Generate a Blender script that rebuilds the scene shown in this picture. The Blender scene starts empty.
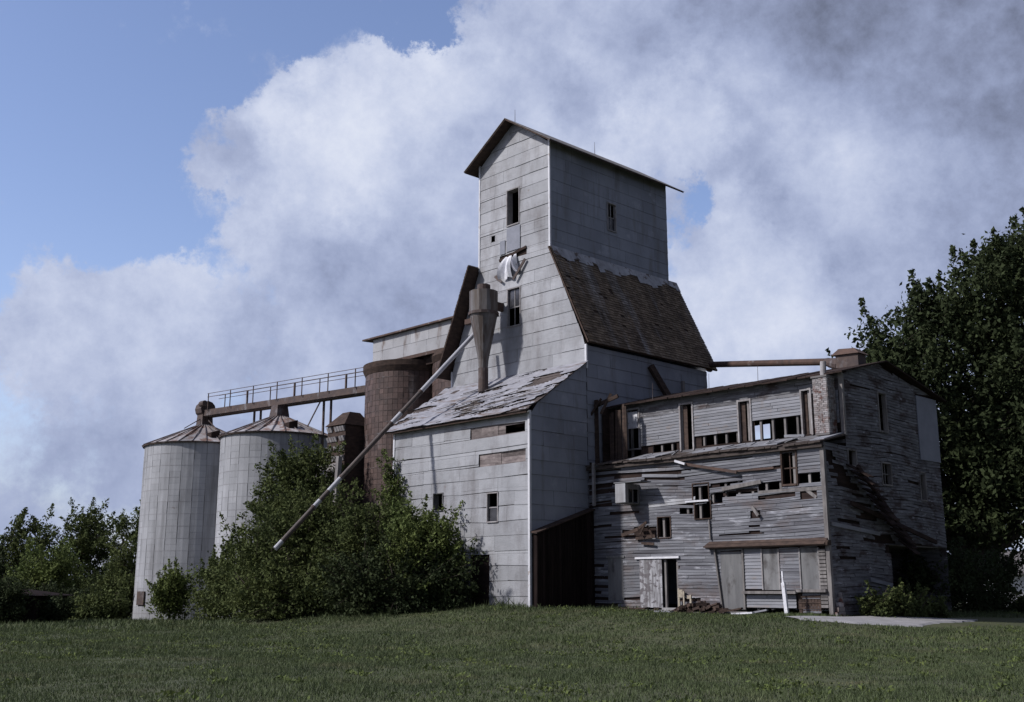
import bpy, math, random
import numpy as np
from mathutils import Vector, Matrix

random.seed(7)
S = bpy.context.scene
COL = S.collection
D2R = math.radians

# ------------------------------------------------------------------ camera
cam = bpy.data.objects.new('camera', bpy.data.cameras.new('camera'))
COL.objects.link(cam)
cam.location = (0, 0, 1.6)
PITCH = math.atan(249 / 1106)
cam.rotation_euler = (math.pi / 2 + PITCH, 0, 0)
cam.data.sensor_width = 36
cam.data.lens = 36 * 1106 / 1024
cam.data.shift_y = -9.5 / 1024
cam.data.clip_end = 3000
S.camera = cam

# ------------------------------------------------------------------ sun and sky
SUN_AZ = Vector((-.955, -.288))          # horizontal direction towards the sun
SUN_EL = D2R(40)
sd = Vector((SUN_AZ.x * math.cos(SUN_EL), SUN_AZ.y * math.cos(SUN_EL), math.sin(SUN_EL))).normalized()
sun = bpy.data.objects.new('sun', bpy.data.lights.new('sun', 'SUN'))
COL.objects.link(sun)
sun.data.energy = 3.9
sun.data.angle = D2R(2.6)
sun.data.color = (1.0, .97, .94)
sun.rotation_euler = sd.to_track_quat('Z', 'Y').to_euler()
sun.location = (-30, -10, 40)

world = bpy.data.worlds.new('World'); S.world = world; world.use_nodes = True
W = world.node_tree; W.nodes.clear()
def wn(t, **k):
    n = W.nodes.new(t)
    for a, b in k.items(): setattr(n, a, b)
    return n
def wl(a, b): W.links.new(a, b)
def wmath(op, a, b=None, clamp=False):
    n = wn('ShaderNodeMath', operation=op, use_clamp=clamp)
    for i, v in enumerate((a, b)):
        if v is None: continue
        if isinstance(v, (int, float)): n.inputs[i].default_value = v
        else: wl(v, n.inputs[i])
    return n.outputs[0]
SKY_K = 0.10
sky = wn('ShaderNodeTexSky', sky_type='NISHITA')
sky.sun_disc = False
sky.sun_elevation = SUN_EL
sky.sun_rotation = math.atan2(SUN_AZ.x, SUN_AZ.y)
sky.air_density = 1.0; sky.dust_density = .9; sky.ozone_density = 1.5
tc = wn('ShaderNodeTexCoord')
def wnoise(scale, detail, rough, off=(0, 0, 0), stretch=(1, 1, 1), vec=None, dist=0.0):
    mp = wn('ShaderNodeMapping'); mp.inputs['Location'].default_value = off; mp.inputs['Scale'].default_value = stretch
    wl(vec or tc.outputs['Generated'], mp.inputs[0])
    n = wn('ShaderNodeTexNoise'); n.inputs['Scale'].default_value = scale
    n.inputs['Detail'].default_value = detail; n.inputs['Roughness'].default_value = rough
    n.inputs['Distortion'].default_value = dist
    wl(mp.outputs[0], n.inputs['Vector']); return n
# the direction, warped by noise, so cloud edges billow
nz = wnoise(5.5, 12, .68)
sub = wn('ShaderNodeVectorMath', operation='SUBTRACT'); wl(nz.outputs['Color'], sub.inputs[0]); sub.inputs[1].default_value = (.5, .5, .5)
scl = wn('ShaderNodeVectorMath', operation='SCALE'); wl(sub.outputs[0], scl.inputs[0]); scl.inputs['Scale'].default_value = .22
addv = wn('ShaderNodeVectorMath', operation='ADD'); wl(tc.outputs['Generated'], addv.inputs[0]); wl(scl.outputs[0], addv.inputs[1])
WV = addv.outputs[0]
def blob(az, el, r, w, soft=1.0):
    a, e, rr = D2R(az), D2R(el), 2 * math.sin(D2R(r) / 2)
    c = (math.sin(a) * math.cos(e), math.cos(a) * math.cos(e), math.sin(e))
    d = wn('ShaderNodeVectorMath', operation='DISTANCE'); wl(WV, d.inputs[0]); d.inputs[1].default_value = c
    m = wn('ShaderNodeMapRange', interpolation_type='SMOOTHSTEP')
    wl(d.outputs['Value'], m.inputs['Value'])
    m.inputs['From Min'].default_value = rr * (1 - .75 * soft); m.inputs['From Max'].default_value = rr * (1 + .25 * soft)
    m.inputs['To Min'].default_value = w; m.inputs['To Max'].default_value = 0
    return m.outputs[0]
def total(lst, start):
    acc = start
    for b in lst: acc = wmath('ADD', acc, blob(*b))
    return acc
fine = wnoise(9.0, 13, .66)
big = wnoise(2.6, 5, .55, off=(3.1, 1.7, .4))
base = wmath('ADD', wmath('MULTIPLY', fine.outputs[0], 1.5), wmath('MULTIPLY', big.outputs[0], .5))
base = wmath('SUBTRACT', base, .93)
CLOUD = [(-15.8, 21.8, 2.8, .4, .6), (-9.6, 23.6, 3.0, .35, .7), (-17.6, 19.4, 2.6, .22), (-10.5, 19.0, 5.2, .5, .6), (-13.4, 24.0, 2.8, .5, .6), (-6.0, 24.6, 3.6, .5, .6), (-8.0, 15.2, 7.0, .35), (-2.0, 21.8, 6.4, .45),
         (3.2, 26.6, 6.2, .5), (-15.6, 20.2, 1.9, .28), (6.5, 23.9, 7.2, .5), (15.6, 14.3, 8.0, .55, .5), (23, 20, 8.5, .6), (13.7, 26.8, 7.5, .6),
         (20, 13, 8, .5), (0, 14.5, 6, .4), (30, 25, 9, .6), (9, 12.5, 2.8, .4),
         (-23.4, 12.6, 3.4, .42, .6), (-17.4, 13.0, 3.6, .42, .6), (-20.5, 9, 5.2, .38), (-24, 5, 4, .3), (-17, 5.5, 3.5, .3), (-13, 9.5, 6, .3), (0, 6, 9, .2), (18, 4, 9, .3), (95, 25, 65, .6), (150, 25, 65, .6), (-140, 20, 40, .3)]  # the last broad ones lie out of view and carry the added dark banks
HOLE = [(-22.5, 23.5, 6.6, -.5), (-21.0, 18.4, 3.6, -.4), (-5.6, 29.0, 2.6, -.7), (-12.5, 29.8, 3.6, -.5), (9.5, 18.3, 1.8, -.62), (-17.0, 17.2, 1.9, -.4), (-22.5, 5.5, 4.6, -.15)]
dens = total(CLOUD + HOLE, base)
mask = wn('ShaderNodeMapRange', interpolation_type='SMOOTHSTEP'); wl(dens, mask.inputs['Value'])
mask.inputs['From Min'].default_value = .0; mask.inputs['From Max'].default_value = .38
# thickness shading of the clouds: relief from the sunward side, underside grey-violet where the bank is deep
n3 = wnoise(3.4, 7, .6, off=(7, 2, 5))
ra = wnoise(6.0, 13, .66); rb = wnoise(6.0, 13, .66, off=(-.22, -.05, .26))
relief = wmath('SUBTRACT', rb.outputs[0], ra.outputs[0])
dk = wmath('ADD', wmath('MULTIPLY', n3.outputs[0], .6), wmath('MULTIPLY', relief, 1.35))
dk = wmath('SUBTRACT', dk, .14)
DARK = [(14, 20.8, 2.4, .12), (112, 22, 55, .65), (150, 30, 60, .65), (130, 68, 36, .4), (-160, 25, 45, .4), (24, 26.5, 9, .42), (15.5, 28.8, 6.5, .22), (9.5, 29.5, 5, .20), (31, 24.5, 8, .30), (12.8, 21.2, 2.6, .10), (4.4, 23.5, 3.0, .20), (-7, 14.5, 5, .22), (-1, 18.5, 4, .12), (17, 17.2, 3.0, .10),  # broad banks behind and to the right are unseen, added to dim shaded walls
        (-22, 8.5, 7, .12), (-12, 9.0, 6, .15), (25, 15, 6, .25), (-15.4, 17.5, 2.5, .12),
        (-10, 21.6, 4.0, -.25), (-13.5, 24.5, 2.6, -.3), (-5, 25.5, 3.6, -.25), (8.3, 22.6, 3.2, -.22), (12.5, 14.5, 4.5, -.25), (1, 26, 4, -.15)]
dark = total(DARK, dk)
rin = wn('ShaderNodeMapRange'); wl(dark, rin.inputs['Value']); rin.inputs['From Min'].default_value = -.45; rin.inputs['From Max'].default_value = 1.0
ramp = wn('ShaderNodeValToRGB'); wl(rin.outputs[0], ramp.inputs[0])
def c(r, g, b, k=1 / SKY_K): return (r * k, g * k, b * k, 1)
el = ramp.color_ramp.elements
el[0].position = 0.0; el[0].color = (.80, .84, .94, 1)
el[1].position = 1.0; el[1].color = (.120, .138, .195, 1)
for q, cc in ((.20, (.66, .71, .86, 1)), (.36, (.53, .59, .77, 1)), (.50, (.42, .48, .67, 1)), (.63, (.33, .385, .565, 1)), (.76, (.245, .285, .425, 1)), (.89, (.165, .19, .28, 1))):
    e = el.new(q); e.color = cc
gain = wn('ShaderNodeVectorMath', operation='SCALE'); wl(ramp.outputs[0], gain.inputs[0]); gain.inputs['Scale'].default_value = 1 / SKY_K
tint = wn('ShaderNodeMixRGB', blend_type='MULTIPLY'); tint.inputs[0].default_value = 1; wl(sky.outputs[0], tint.inputs[1]); tint.inputs[2].default_value = (1.72, 1.58, 1.74, 1)
mix = wn('ShaderNodeMixRGB'); wl(mask.outputs[0], mix.inputs[0]); wl(tint.outputs[0], mix.inputs[1]); wl(gain.outputs[0], mix.inputs[2])
# pale blue-grey air near the horizon
sep = wn('ShaderNodeSeparateXYZ'); wl(tc.outputs['Generated'], sep.inputs[0])
hz = wn('ShaderNodeMapRange', interpolation_type='SMOOTHSTEP'); wl(sep.outputs['Z'], hz.inputs['Value'])
hz.inputs['From Min'].default_value = -.02; hz.inputs['From Max'].default_value = .17; hz.inputs['To Min'].default_value = .8; hz.inputs['To Max'].default_value = 0
mixh = wn('ShaderNodeMixRGB'); wl(hz.outputs[0], mixh.inputs[0]); wl(mix.outputs[0], mixh.inputs[1]); mixh.inputs[2].default_value = c(.36, .42, .61)
bg = wn('ShaderNodeBackground'); wl(mixh.outputs[0], bg.inputs[0]); bg.inputs[1].default_value = SKY_K
out = wn('ShaderNodeOutputWorld'); wl(bg.outputs[0], out.inputs[0])

S.view_settings.view_transform = 'Standard'
S.view_settings.look = 'None'
S.view_settings.exposure = 0.0
S.view_settings.gamma = 1.0
S.render.engine = 'CYCLES'
S.cycles.max_bounces = 6
S.cycles.diffuse_bounces = 3

# ------------------------------------------------------------------ site frame
# site X runs along the elevator's front walls towards the near right, site Y goes back to the far right
OX, OY = .73, 46.0
XD = Vector((.6937, -.7203, 0)); YD = Vector((.7203, .6937, 0))
ROT = math.atan2(XD.y, XD.x)
def to_world(x, y, z=0): return Vector((OX, OY, 0)) + XD * x + YD * y + Vector((0, 0, z))
def to_site(wx, wy, z=0):
    d = Vector((wx - OX, wy - OY, 0)); return (d.dot(XD), d.dot(YD), z)
def smooth(t):
    t = min(max(t, 0), 1); return t * t * (3 - 2 * t)
def ground_z(wx, wy):
    X, Y, _ = to_site(wx, wy)
    dx = max(-9 - X, 0, X - 10.5); dy = max(-Y, 0, Y - 15)
    return (.90 - .17 * smooth(X / 6)) * math.exp(-(dx * dx + dy * dy) / 36) - .45 * smooth((wy - 55) / 25) + .03 * math.sin(wx * .9 + wy * .3) * math.sin(wy * .7)
def gz(x, y):
    p = to_world(x, y); return ground_z(p.x, p.y)

# ------------------------------------------------------------------ materials
MATS = {}
def mat(name, c1, c2, scale=(1, 1, 1), detail=6, lo=.35, hi=.65, rnd=.12, stain=None, stain_scale=(1, 1, 1), stain_lo=.55, stain_hi=.68,
        spot=None, spot_scale=(1, 1, 1), spot_lo=.62, spot_hi=.68, rough=.85, spec=.25, metal=0.0, bump=.0, bump_scale=(8, 8, 8), transl=0, uv=False):
    m = bpy.data.materials.new(name); m.use_nodes = True
    T = m.node_tree; T.nodes.clear(); N = T.nodes.new; Lk = T.links.new
    t = N('ShaderNodeTexCoord'); src = t.outputs['UV' if uv else 'Object']
    def noise(sc, det=6, off=(0, 0, 0)):
        mp = N('ShaderNodeMapping'); mp.inputs['Scale'].default_value = sc; mp.inputs['Location'].default_value = off
        Lk(src, mp.inputs[0]); n = N('ShaderNodeTexNoise'); n.inputs['Scale'].default_value = 1; n.inputs['Detail'].default_value = det
        n.inputs['Roughness'].default_value = .62
        Lk(mp.outputs[0], n.inputs['Vector']); return n.outputs[0]
    def rng(v, a, b, x=0, y=1):
        r = N('ShaderNodeMapRange'); Lk(v, r.inputs['Value']); r.inputs['From Min'].default_value = a; r.inputs['From Max'].default_value = b
        r.inputs['To Min'].default_value = x; r.inputs['To Max'].default_value = y; return r.outputs[0]
    def mixc(f, a, b, bt='MIX'):
        n = N('ShaderNodeMixRGB'); n.blend_type = bt
        if isinstance(f, float): n.inputs[0].default_value = f
        else: Lk(f, n.inputs[0])
        for i, v in ((1, a), (2, b)):
            if isinstance(v, tuple): n.inputs[i].default_value = (*v, 1)
            else: Lk(v, n.inputs[i])
        return n.outputs[0]
    colr = mixc(rng(noise(scale, detail), lo, hi), c1, c2)
    if stain: colr = mixc(rng(noise(stain_scale, 8, (5, 3, 1)), stain_lo, stain_hi), colr, stain)
    if spot: colr = mixc(rng(noise(spot_scale, 5, (9, 4, 7)), spot_lo, spot_hi), colr, spot)
    if rnd:
        a = N('ShaderNodeAttribute'); a.attribute_name = 'rnd'
        v = rng(a.outputs['Fac'], 0, 1, 1 - rnd, 1 + rnd)
        cmb = N('ShaderNodeCombineXYZ')
        for i in range(3): Lk(v, cmb.inputs[i])
        colr = mixc(1.0, colr, cmb.outputs[0], 'MULTIPLY')
    p = N('ShaderNodeBsdfPrincipled'); Lk(colr, p.inputs['Base Color'])
    p.inputs['Roughness'].default_value = rough; p.inputs['Metallic'].default_value = metal
    p.inputs['Specular IOR Level'].default_value = spec
    if bump:
        b = N('ShaderNodeBump'); b.inputs['Strength'].default_value = bump; b.inputs['Distance'].default_value = .03
        Lk(noise(bump_scale, 4, (2, 2, 2)), b.inputs['Height']); Lk(b.outputs[0], p.inputs['Normal'])
    o = N('ShaderNodeOutputMaterial')
    if transl:
        tr = N('ShaderNodeBsdfTranslucent'); Lk(colr, tr.inputs[0]); ms = N('ShaderNodeMixShader'); ms.inputs[0].default_value = transl
        Lk(p.outputs[0], ms.inputs[1]); Lk(tr.outputs[0], ms.inputs[2]); Lk(ms.outputs[0], o.inputs[0])
    else: Lk(p.outputs[0], o.inputs[0])
    MATS[name] = m; return m

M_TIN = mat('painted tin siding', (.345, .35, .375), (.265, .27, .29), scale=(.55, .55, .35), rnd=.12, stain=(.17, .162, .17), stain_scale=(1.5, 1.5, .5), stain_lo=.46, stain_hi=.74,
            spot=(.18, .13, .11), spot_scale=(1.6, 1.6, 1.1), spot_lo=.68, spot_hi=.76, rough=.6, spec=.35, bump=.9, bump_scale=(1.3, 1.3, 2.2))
M_TIN_SIDE = mat('shade darkened tin siding', (.27, .285, .335), (.20, .212, .25), scale=(.5, .5, .35), rnd=.08, stain=(.17, .165, .175), stain_scale=(1.8, 1.8, .3), stain_lo=.52, stain_hi=.72,  # same tin as the front, with the side walls' shade put into the colour
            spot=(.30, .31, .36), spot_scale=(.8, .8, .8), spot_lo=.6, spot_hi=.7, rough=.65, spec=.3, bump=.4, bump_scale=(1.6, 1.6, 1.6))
M_TRIM = mat('light metal trim', (.62, .62, .66), (.5, .5, .54), scale=(3, 3, 1.5), rnd=.08, rough=.5, stain=(.3, .24, .2), stain_scale=(5, 5, 3), stain_lo=.6, stain_hi=.7)
M_CLAP = mat('weathered clapboard', (.195, .20, .222), (.10, .10, .115), scale=(.5, .5, 9), lo=.38, hi=.62, rnd=.17, stain=(.12, .095, .09), stain_scale=(.45, .45, .8), stain_lo=.52, stain_hi=.7,
             spot=(.33, .335, .37), spot_scale=(.9, .9, 4), spot_lo=.58, spot_hi=.70, rough=.9, spec=.15)
M_CLAP_SIDE = mat('grey bare clapboard', (.19, .19, .205), (.115, .112, .122), scale=(1.2, 1.2, 9), lo=.38, hi=.62, rnd=.18, stain=(.07, .055, .055), stain_scale=(.9, .9, 2.2), stain_lo=.5, stain_hi=.62,
             spot=(.3, .3, .33), spot_scale=(2, 2, 8), spot_lo=.60, spot_hi=.68, rough=.9, spec=.15)
M_WHITE_CLAP = mat('paler clapboard', (.255, .26, .29), (.175, .178, .195), scale=(1, 1, 9), rnd=.14, stain=(.22, .2, .2), stain_scale=(1.5, 1.5, 3), stain_lo=.56, stain_hi=.68, rough=.85, spec=.15)
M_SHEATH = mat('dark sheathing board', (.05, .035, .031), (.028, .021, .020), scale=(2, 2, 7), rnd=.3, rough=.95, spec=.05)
M_BROWN = mat('old brown timber', (.085, .060, .050), (.045, .034, .031), scale=(3, 3, 8), rnd=.25, rough=.95, spec=.08)
M_GREYWOOD = mat('grey timber', (.24, .225, .22), (.13, .12, .12), scale=(5, 5, 1.2), rnd=.25, rough=.95, spec=.08)
M_RUST = mat('rusty sheet metal', (.105, .066, .053), (.062, .045, .041), scale=(2, 2, 2), rnd=.12, stain=(.27, .25, .25), stain_scale=(1.4, 1.4, 1.4), stain_lo=.6, stain_hi=.7, rough=.8, spec=.2)
M_DKRUST = mat('dark rusted metal', (.10, .07, .06), (.06, .045, .045), scale=(3, 3, 3), rnd=.12, stain=(.19, .18, .19), stain_scale=(2, 2, 1), stain_lo=.55, stain_hi=.7, rough=.75, spec=.3)
M_CYC = mat('streaked galvanised metal', (.15, .14, .14), (.085, .07, .065), scale=(4, 4, .6), rnd=.10, stain=(.075, .055, .045), stain_scale=(5, 5, .5), stain_lo=.48, stain_hi=.6, rough=.6, spec=.4, metal=.1)
M_SHINGLE = mat('mossy brown shingle', (.205, .155, .112), (.105, .080, .062), scale=(1.2, 1.2, .8), rnd=.28, stain=(.27, .255, .25), stain_scale=(.2, 1.3, .16), stain_lo=.52, stain_hi=.72, rough=.95, spec=.08)
M_FLASH = mat('weathered pale roofing', (.40, .40, .43), (.27, .265, .28), scale=(2, 2, 2), rnd=.16, stain=(.12, .09, .08), stain_scale=(2.5, 2.5, 2.5), stain_lo=.55, stain_hi=.63, rough=.8)
M_ROOFPEEL = mat('peeling silver roofing', (.31, .31, .345), (.20, .20, .225), scale=(2, 4, 4), rnd=.12, stain=(.15, .12, .11), stain_scale=(.7, 3.5, 3.5), stain_lo=.55, stain_hi=.66, rough=.8, spec=.2)
M_ROOFBOARD = mat('exposed roof board', (.12, .10, .095), (.06, .05, .048), scale=(1, 6, 6), rnd=.3, rough=.95, spec=.05)
M_SILO = mat('pale silo stave', (.37, .375, .40), (.285, .29, .31), scale=(.8, .8, .4), rnd=.07, stain=(.19, .19, .20), stain_scale=(1.6, 1.6, .16), stain_lo=.50, stain_hi=.74,
             spot=(.16, .10, .08), spot_scale=(1.1, 1.1, 1.0), spot_lo=.70, spot_hi=.74, rough=.8, spec=.2)
M_SILOGAP = mat('silo joint', (.20, .195, .205), (.16, .155, .165), rnd=0)
M_SILOROOF = mat('rust streaked roof sheet', (.34, .33, .345), (.22, .185, .175), scale=(1.5, 1.5, 1.5), rnd=.32, stain=(.16, .10, .08), stain_scale=(1.6, 1.6, 1.6), stain_lo=.50, stain_hi=.60, rough=.7, spec=.25)
M_TILE = mat('brown glazed tile', (.105, .070, .062), (.06, .042, .039), scale=(2, 2, 1), rnd=.28, stain=(.17, .15, .15), stain_scale=(1.2, 1.2, .5), stain_lo=.6, stain_hi=.74, rough=.6, spec=.25)
M_GLASS = mat('dusty dark glass', (.03, .03, .035), (.06, .06, .07), scale=(3, 3, 3), rnd=.1, rough=.2, spec=.5)
M_FRAME = mat('faded window frame', (.33, .32, .33), (.22, .2, .2), scale=(4, 4, 4), rnd=.15, rough=.9)
M_BOARDUP = mat('grey boarding', (.20, .20, .205), (.13, .13, .135), scale=(4, 4, .5), rnd=.10, stain=(.085, .08, .08), stain_scale=(2, 2, 1.2), stain_lo=.52, stain_hi=.66, rough=.9)
M_PEELDOOR = mat('streaky whitewashed door', (.37, .37, .40), (.17, .165, .175), scale=(7, 7, .9), lo=.42, hi=.56, rnd=.1, stain=(.13, .12, .13), stain_scale=(3.5, 3.5, 5), stain_lo=.52, stain_hi=.56, rough=.85)
M_BRICK = mat('sooty painted brick', (.30, .29, .30), (.22, .19, .185), scale=(5, 5, 5), rnd=.3, stain=(.12, .06, .05), stain_scale=(3, 3, 3), stain_lo=.52, stain_hi=.62, rough=.9)
M_MORTAR = mat('mortar', (.16, .15, .15), (.12, .11, .11), rnd=0)
M_WHITE = mat('flaking white paint', (.70, .70, .74), (.55, .55, .6), scale=(6, 6, 6), rnd=.05, stain=(.3, .27, .25), stain_scale=(7, 7, 7), stain_lo=.62, stain_hi=.68, rough=.7)
M_CREAM = mat('cream painted wood', (.46, .41, .32), (.28, .24, .2), scale=(9, 9, 9), rnd=.15, rough=.8)
M_PIPE = mat('part rusted tube', (.15, .115, .10), (.09, .07, .065), scale=(1.2, 1.2, 1.2), rnd=0, stain=(.45, .45, .47), stain_scale=(.5, .5, .5), stain_lo=.53, stain_hi=.57, rough=.55, spec=.4)
M_BARK = mat('bark', (.10, .08, .065), (.05, .04, .035), scale=(8, 8, 2), rnd=0, rough=.95)
def leafmat(n, a, b, r=.3): return mat(n, a, b, scale=(.5, .5, .5), lo=.3, hi=.7, rnd=r, rough=.85, spec=.12, transl=.2)
M_LEAF = leafmat('mid green leaf', (.100, .118, .042), (.060, .078, .031))
M_LEAF_D = leafmat('deep green leaf', (.047, .060, .026), (.030, .041, .020))
M_LEAF_L = leafmat('fresh green leaf', (.125, .150, .048), (.085, .115, .040))
M_GROUND = mat('turf soil', (.085, .092, .045), (.055, .062, .033), scale=(.5, .5, .5), rnd=0, stain=(.075, .072, .042), stain_scale=(.9, .9, .9), stain_lo=.5, stain_hi=.72, bump=.6, bump_scale=(14, 14, 14))
M_GRASS = mat('grass blade', (.098, .124, .054), (.066, .086, .040), scale=(.35, .35, .35), rnd=.35, stain=(.15, .145, .082), stain_scale=(.45, .8, .5), stain_lo=.55, stain_hi=.72, rough=.7, spec=.2, transl=.2)
M_CONC = mat('worn concrete', (.33, .32, .33), (.25, .245, .25), scale=(2, 2, 2), rnd=0, stain=(.16, .16, .14), stain_scale=(1, 1, 1), stain_lo=.55, stain_hi=.7)

# ------------------------------------------------------------------ mesh helper (site coordinates)
class MB:
    def __init__(s): s.v = []; s.f = []; s.r = []; s.sm = False
    def face(s, pts, r=None):
        i = len(s.v); s.v += [tuple(p) for p in pts]; s.f.append(tuple(range(i, i + len(pts)))); s.r.append(random.random() if r is None else r)
    def hexa(s, p, r=None):          # 8 points: bottom 4, top 4
        if r is None: r = random.random()
        i = len(s.v); s.v += [tuple(q) for q in p]
        for q in ((3, 2, 1, 0), (4, 5, 6, 7), (0, 1, 5, 4), (1, 2, 6, 5), (2, 3, 7, 6), (3, 0, 4, 7)):
            s.f.append(tuple(i + k for k in q)); s.r.append(r)
    def box(s, x0, x1, y0, y1, z0, z1, r=None):
        s.hexa([(x0, y0, z0), (x1, y0, z0), (x1, y1, z0), (x0, y1, z0), (x0, y0, z1), (x1, y0, z1), (x1, y1, z1), (x0, y1, z1)], r)
    def beam(s, p, q, w, h, up=(0, 0, 1), r=None):
        p, q = Vector(p), Vector(q); d = (q - p).normalized(); u = Vector(up)
        if abs(d.dot(u)) > .95: u = Vector((1, 0, 0))
        a = d.cross(u).normalized() * w / 2; b = a.cross(d).normalized() * h / 2
        s.hexa([p - a - b, p + a - b, q + a - b, q - a - b, p - a + b, p + a + b, q + a + b, q - a + b], r)
    def tube(s, p, q, r0, r1=None, n=12, caps=True, r=None, wob=0):
        r1 = r0 if r1 is None else r1
        p, q = Vector(p), Vector(q); d = (q - p).normalized(); u = Vector((0, 0, 1)) if abs(d.z) < .95 else Vector((1, 0, 0))
        a = d.cross(u).normalized(); b = a.cross(d)
        i = len(s.v)
        for c_, rr in ((p, r0), (q, r1)):
            for k in range(n):
                t = 2 * math.pi * k / n; s.v.append(tuple(c_ + (a * math.cos(t) + b * math.sin(t)) * rr))
        rv = random.random() if r is None else r
        for k in range(n):
            s.f.append((i + k, i + (k + 1) % n, i + n + (k + 1) % n, i + n + k)); s.r.append(rv)
        if caps:
            s.f.append(tuple(i + k for k in range(n))); s.r.append(rv)
            s.f.append(tuple(i + n + k for k in range(n))); s.r.append(rv)
    def pbox(s, mp, s0, s1, z0, z1, o0, o1, r=None):
        s.hexa([mp(s0, z0, o0), mp(s1, z0, o0), mp(s1, z0, o1), mp(s0, z0, o1), mp(s0, z1, o0), mp(s1, z1, o0), mp(s1, z1, o1), mp(s0, z1, o1)], r)
    def build(s, name, material, parent=None, base=None, smooth=False, label=None):
        if parent is not None: b = parent['_b']
        else: b = base
        me = bpy.data.meshes.new(name)
        me.from_pydata([(x - b[0], y - b[1], z - b[2]) for x, y, z in s.v], [], s.f)
        me.materials.append(material)
        at = me.attributes.new('rnd', 'FLOAT', 'FACE'); at.data.foreach_set('value', s.r)
        if smooth: me.polygons.foreach_set('use_smooth', [True] * len(me.polygons))
        o = bpy.data.objects.new(name, me); COL.objects.link(o)
        if parent is not None: o.parent = parent
        else:
            o.location = to_world(*b); o.rotation_euler = (0, 0, ROT)
        o['_b'] = b
        if label: o['label'] = label
        return o
def tag(o, label, cat, group=None):
    o['label'] = label; o['category'] = cat
    if group: o['group'] = group
    return o
def thing(name, label, cat, base, group=None):
    o = bpy.data.objects.new(name, None); COL.objects.link(o)
    o.location = to_world(*base); o.rotation_euler = (0, 0, ROT); o['_b'] = base; o.empty_display_size = .3
    return tag(o, label, cat, group)

def front(yp): return lambda s, z, o: (s, yp - o, z)
def east(xp): return lambda s, z, o: (xp + o, s, z)
def west(xp): return lambda s, z, o: (xp - o, s, z)
def back(yp): return lambda s, z, o: (s, yp + o, z)

def siding(mb, mp, z0, z1, h, ext, holes=(), seg=3.0, lap=.02, gap=.008, skip=None, tilt=0.0, base=.0, warp=0.0, sag=None):
    k = 0; za = z0
    while za < z1 - 1e-4:
        zb = min(za + h, z1)
        cuts = sorted({za, zb} | {q for hh in holes for q in (hh[2], hh[3]) if za + .01 < q < zb - .01})
        l, r = ext(za)[0], ext(za)[1]
        lo = min(ext(za)[0], ext(zb)[0]); hi = max(ext(za)[1], ext(zb)[1])
        brk = [lo]; x = lo + seg * random.uniform(.25, 1.0)
        while x < hi - .3 * seg: brk.append(x); x += seg * random.uniform(.7, 1.3) if seg < 3 else seg
        brk.append(hi)
        rr = [(random.random(), random.uniform(-tilt, tilt), random.uniform(-tilt, tilt), random.uniform(0, warp)) for _ in brk]
        for ya, yb in zip(cuts, cuts[1:]):
            (la, ra), (lb, rb) = ext(ya), ext(yb)
            if ra - la < .02 and rb - lb < .02: continue
            ym = (ya + yb) / 2
            hs = sorted((hh[0], hh[1]) for hh in holes if hh[2] <= ya + .02 and hh[3] >= yb - .02)
            free = []; cur = None; start = 'L'
            pts = [('L', 'L')]
            # intervals between holes
            xs = min(la, lb)
            ends = []
            cur = 'L'
            for a, b in hs:
                ends.append((cur, a)); cur = b
            ends.append((cur, 'R'))
            for A, B in ends:
                Aa, Ab = (la, lb) if A == 'L' else (max(A, la), max(A, lb))
                Ba, Bb = (ra, rb) if B == 'R' else (min(B, ra), min(B, rb))
                if Ba - Aa < .01 and Bb - Ab < .01: continue
                for j in range(len(brk) - 1):
                    g0, g1 = brk[j] + gap, brk[j + 1] - gap
                    ca, cb = max(Aa, g0), max(Ab, g0); da, db = min(Ba, g1), min(Bb, g1)
                    if da <= ca and db <= cb: continue
                    da = max(da, ca); db = max(db, cb)
                    if skip and skip((ca + da) / 2, ym): continue
                    rv, t0, t1, wp = rr[j]
                    ob = base + lap * (1 - (ya - za) / h) + wp; ot = base + lap * (1 - (yb - za) / h) + wp * .3
                    s0 = sag(ca, ya) if sag else 0; s1 = sag(da, ya) if sag else 0
                    P = [mp(ca, ya + t0 + s0, ob), mp(da, ya + t1 + s1, ob), mp(db, yb + t1 + s1, ot), mp(cb, yb + t0 + s0, ot)]
                    mb.face(P, rv)
                    mb.face([mp(ca, ya + t0 + s0, base - .01), mp(da, ya + t1 + s1, base - .01), P[1], P[0]], rv)
        za = zb; k += 1

def rect(a, b): return lambda z: (a, b)

def window(parent, mp, s0, s1, z0, z1, fr=M_FRAME, glass=None, bars=(1, 1), w=.06, name='window', depth=.12, label=None, proud=.045):
    m = MB()
    m.pbox(mp, s0 - w, s0, z0 - w, z1 + w, -depth, proud); m.pbox(mp, s1, s1 + w, z0 - w, z1 + w, -depth, proud)
    m.pbox(mp, s0, s1, z0 - w, z0, -depth, proud + .02); m.pbox(mp, s0, s1, z1, z1 + w, -depth, proud + .01)
    for i in range(1, bars[0]):
        x = s0 + (s1 - s0) * i / bars[0]; m.pbox(mp, x - .018, x + .018, z0, z1, -.08, -.045)
    for i in range(1, bars[1]):
        z = z0 + (z1 - z0) * i / bars[1]; m.pbox(mp, s0, s1, z - .022, z + .022, -.085, -.04)
    o = m.build(name, fr, parent, label=label)
    if glass:
        g = MB(); g.pbox(mp, s0, s1, *glass, -.075, -.068); g.build('pane', M_GLASS, o)
    return o

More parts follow.
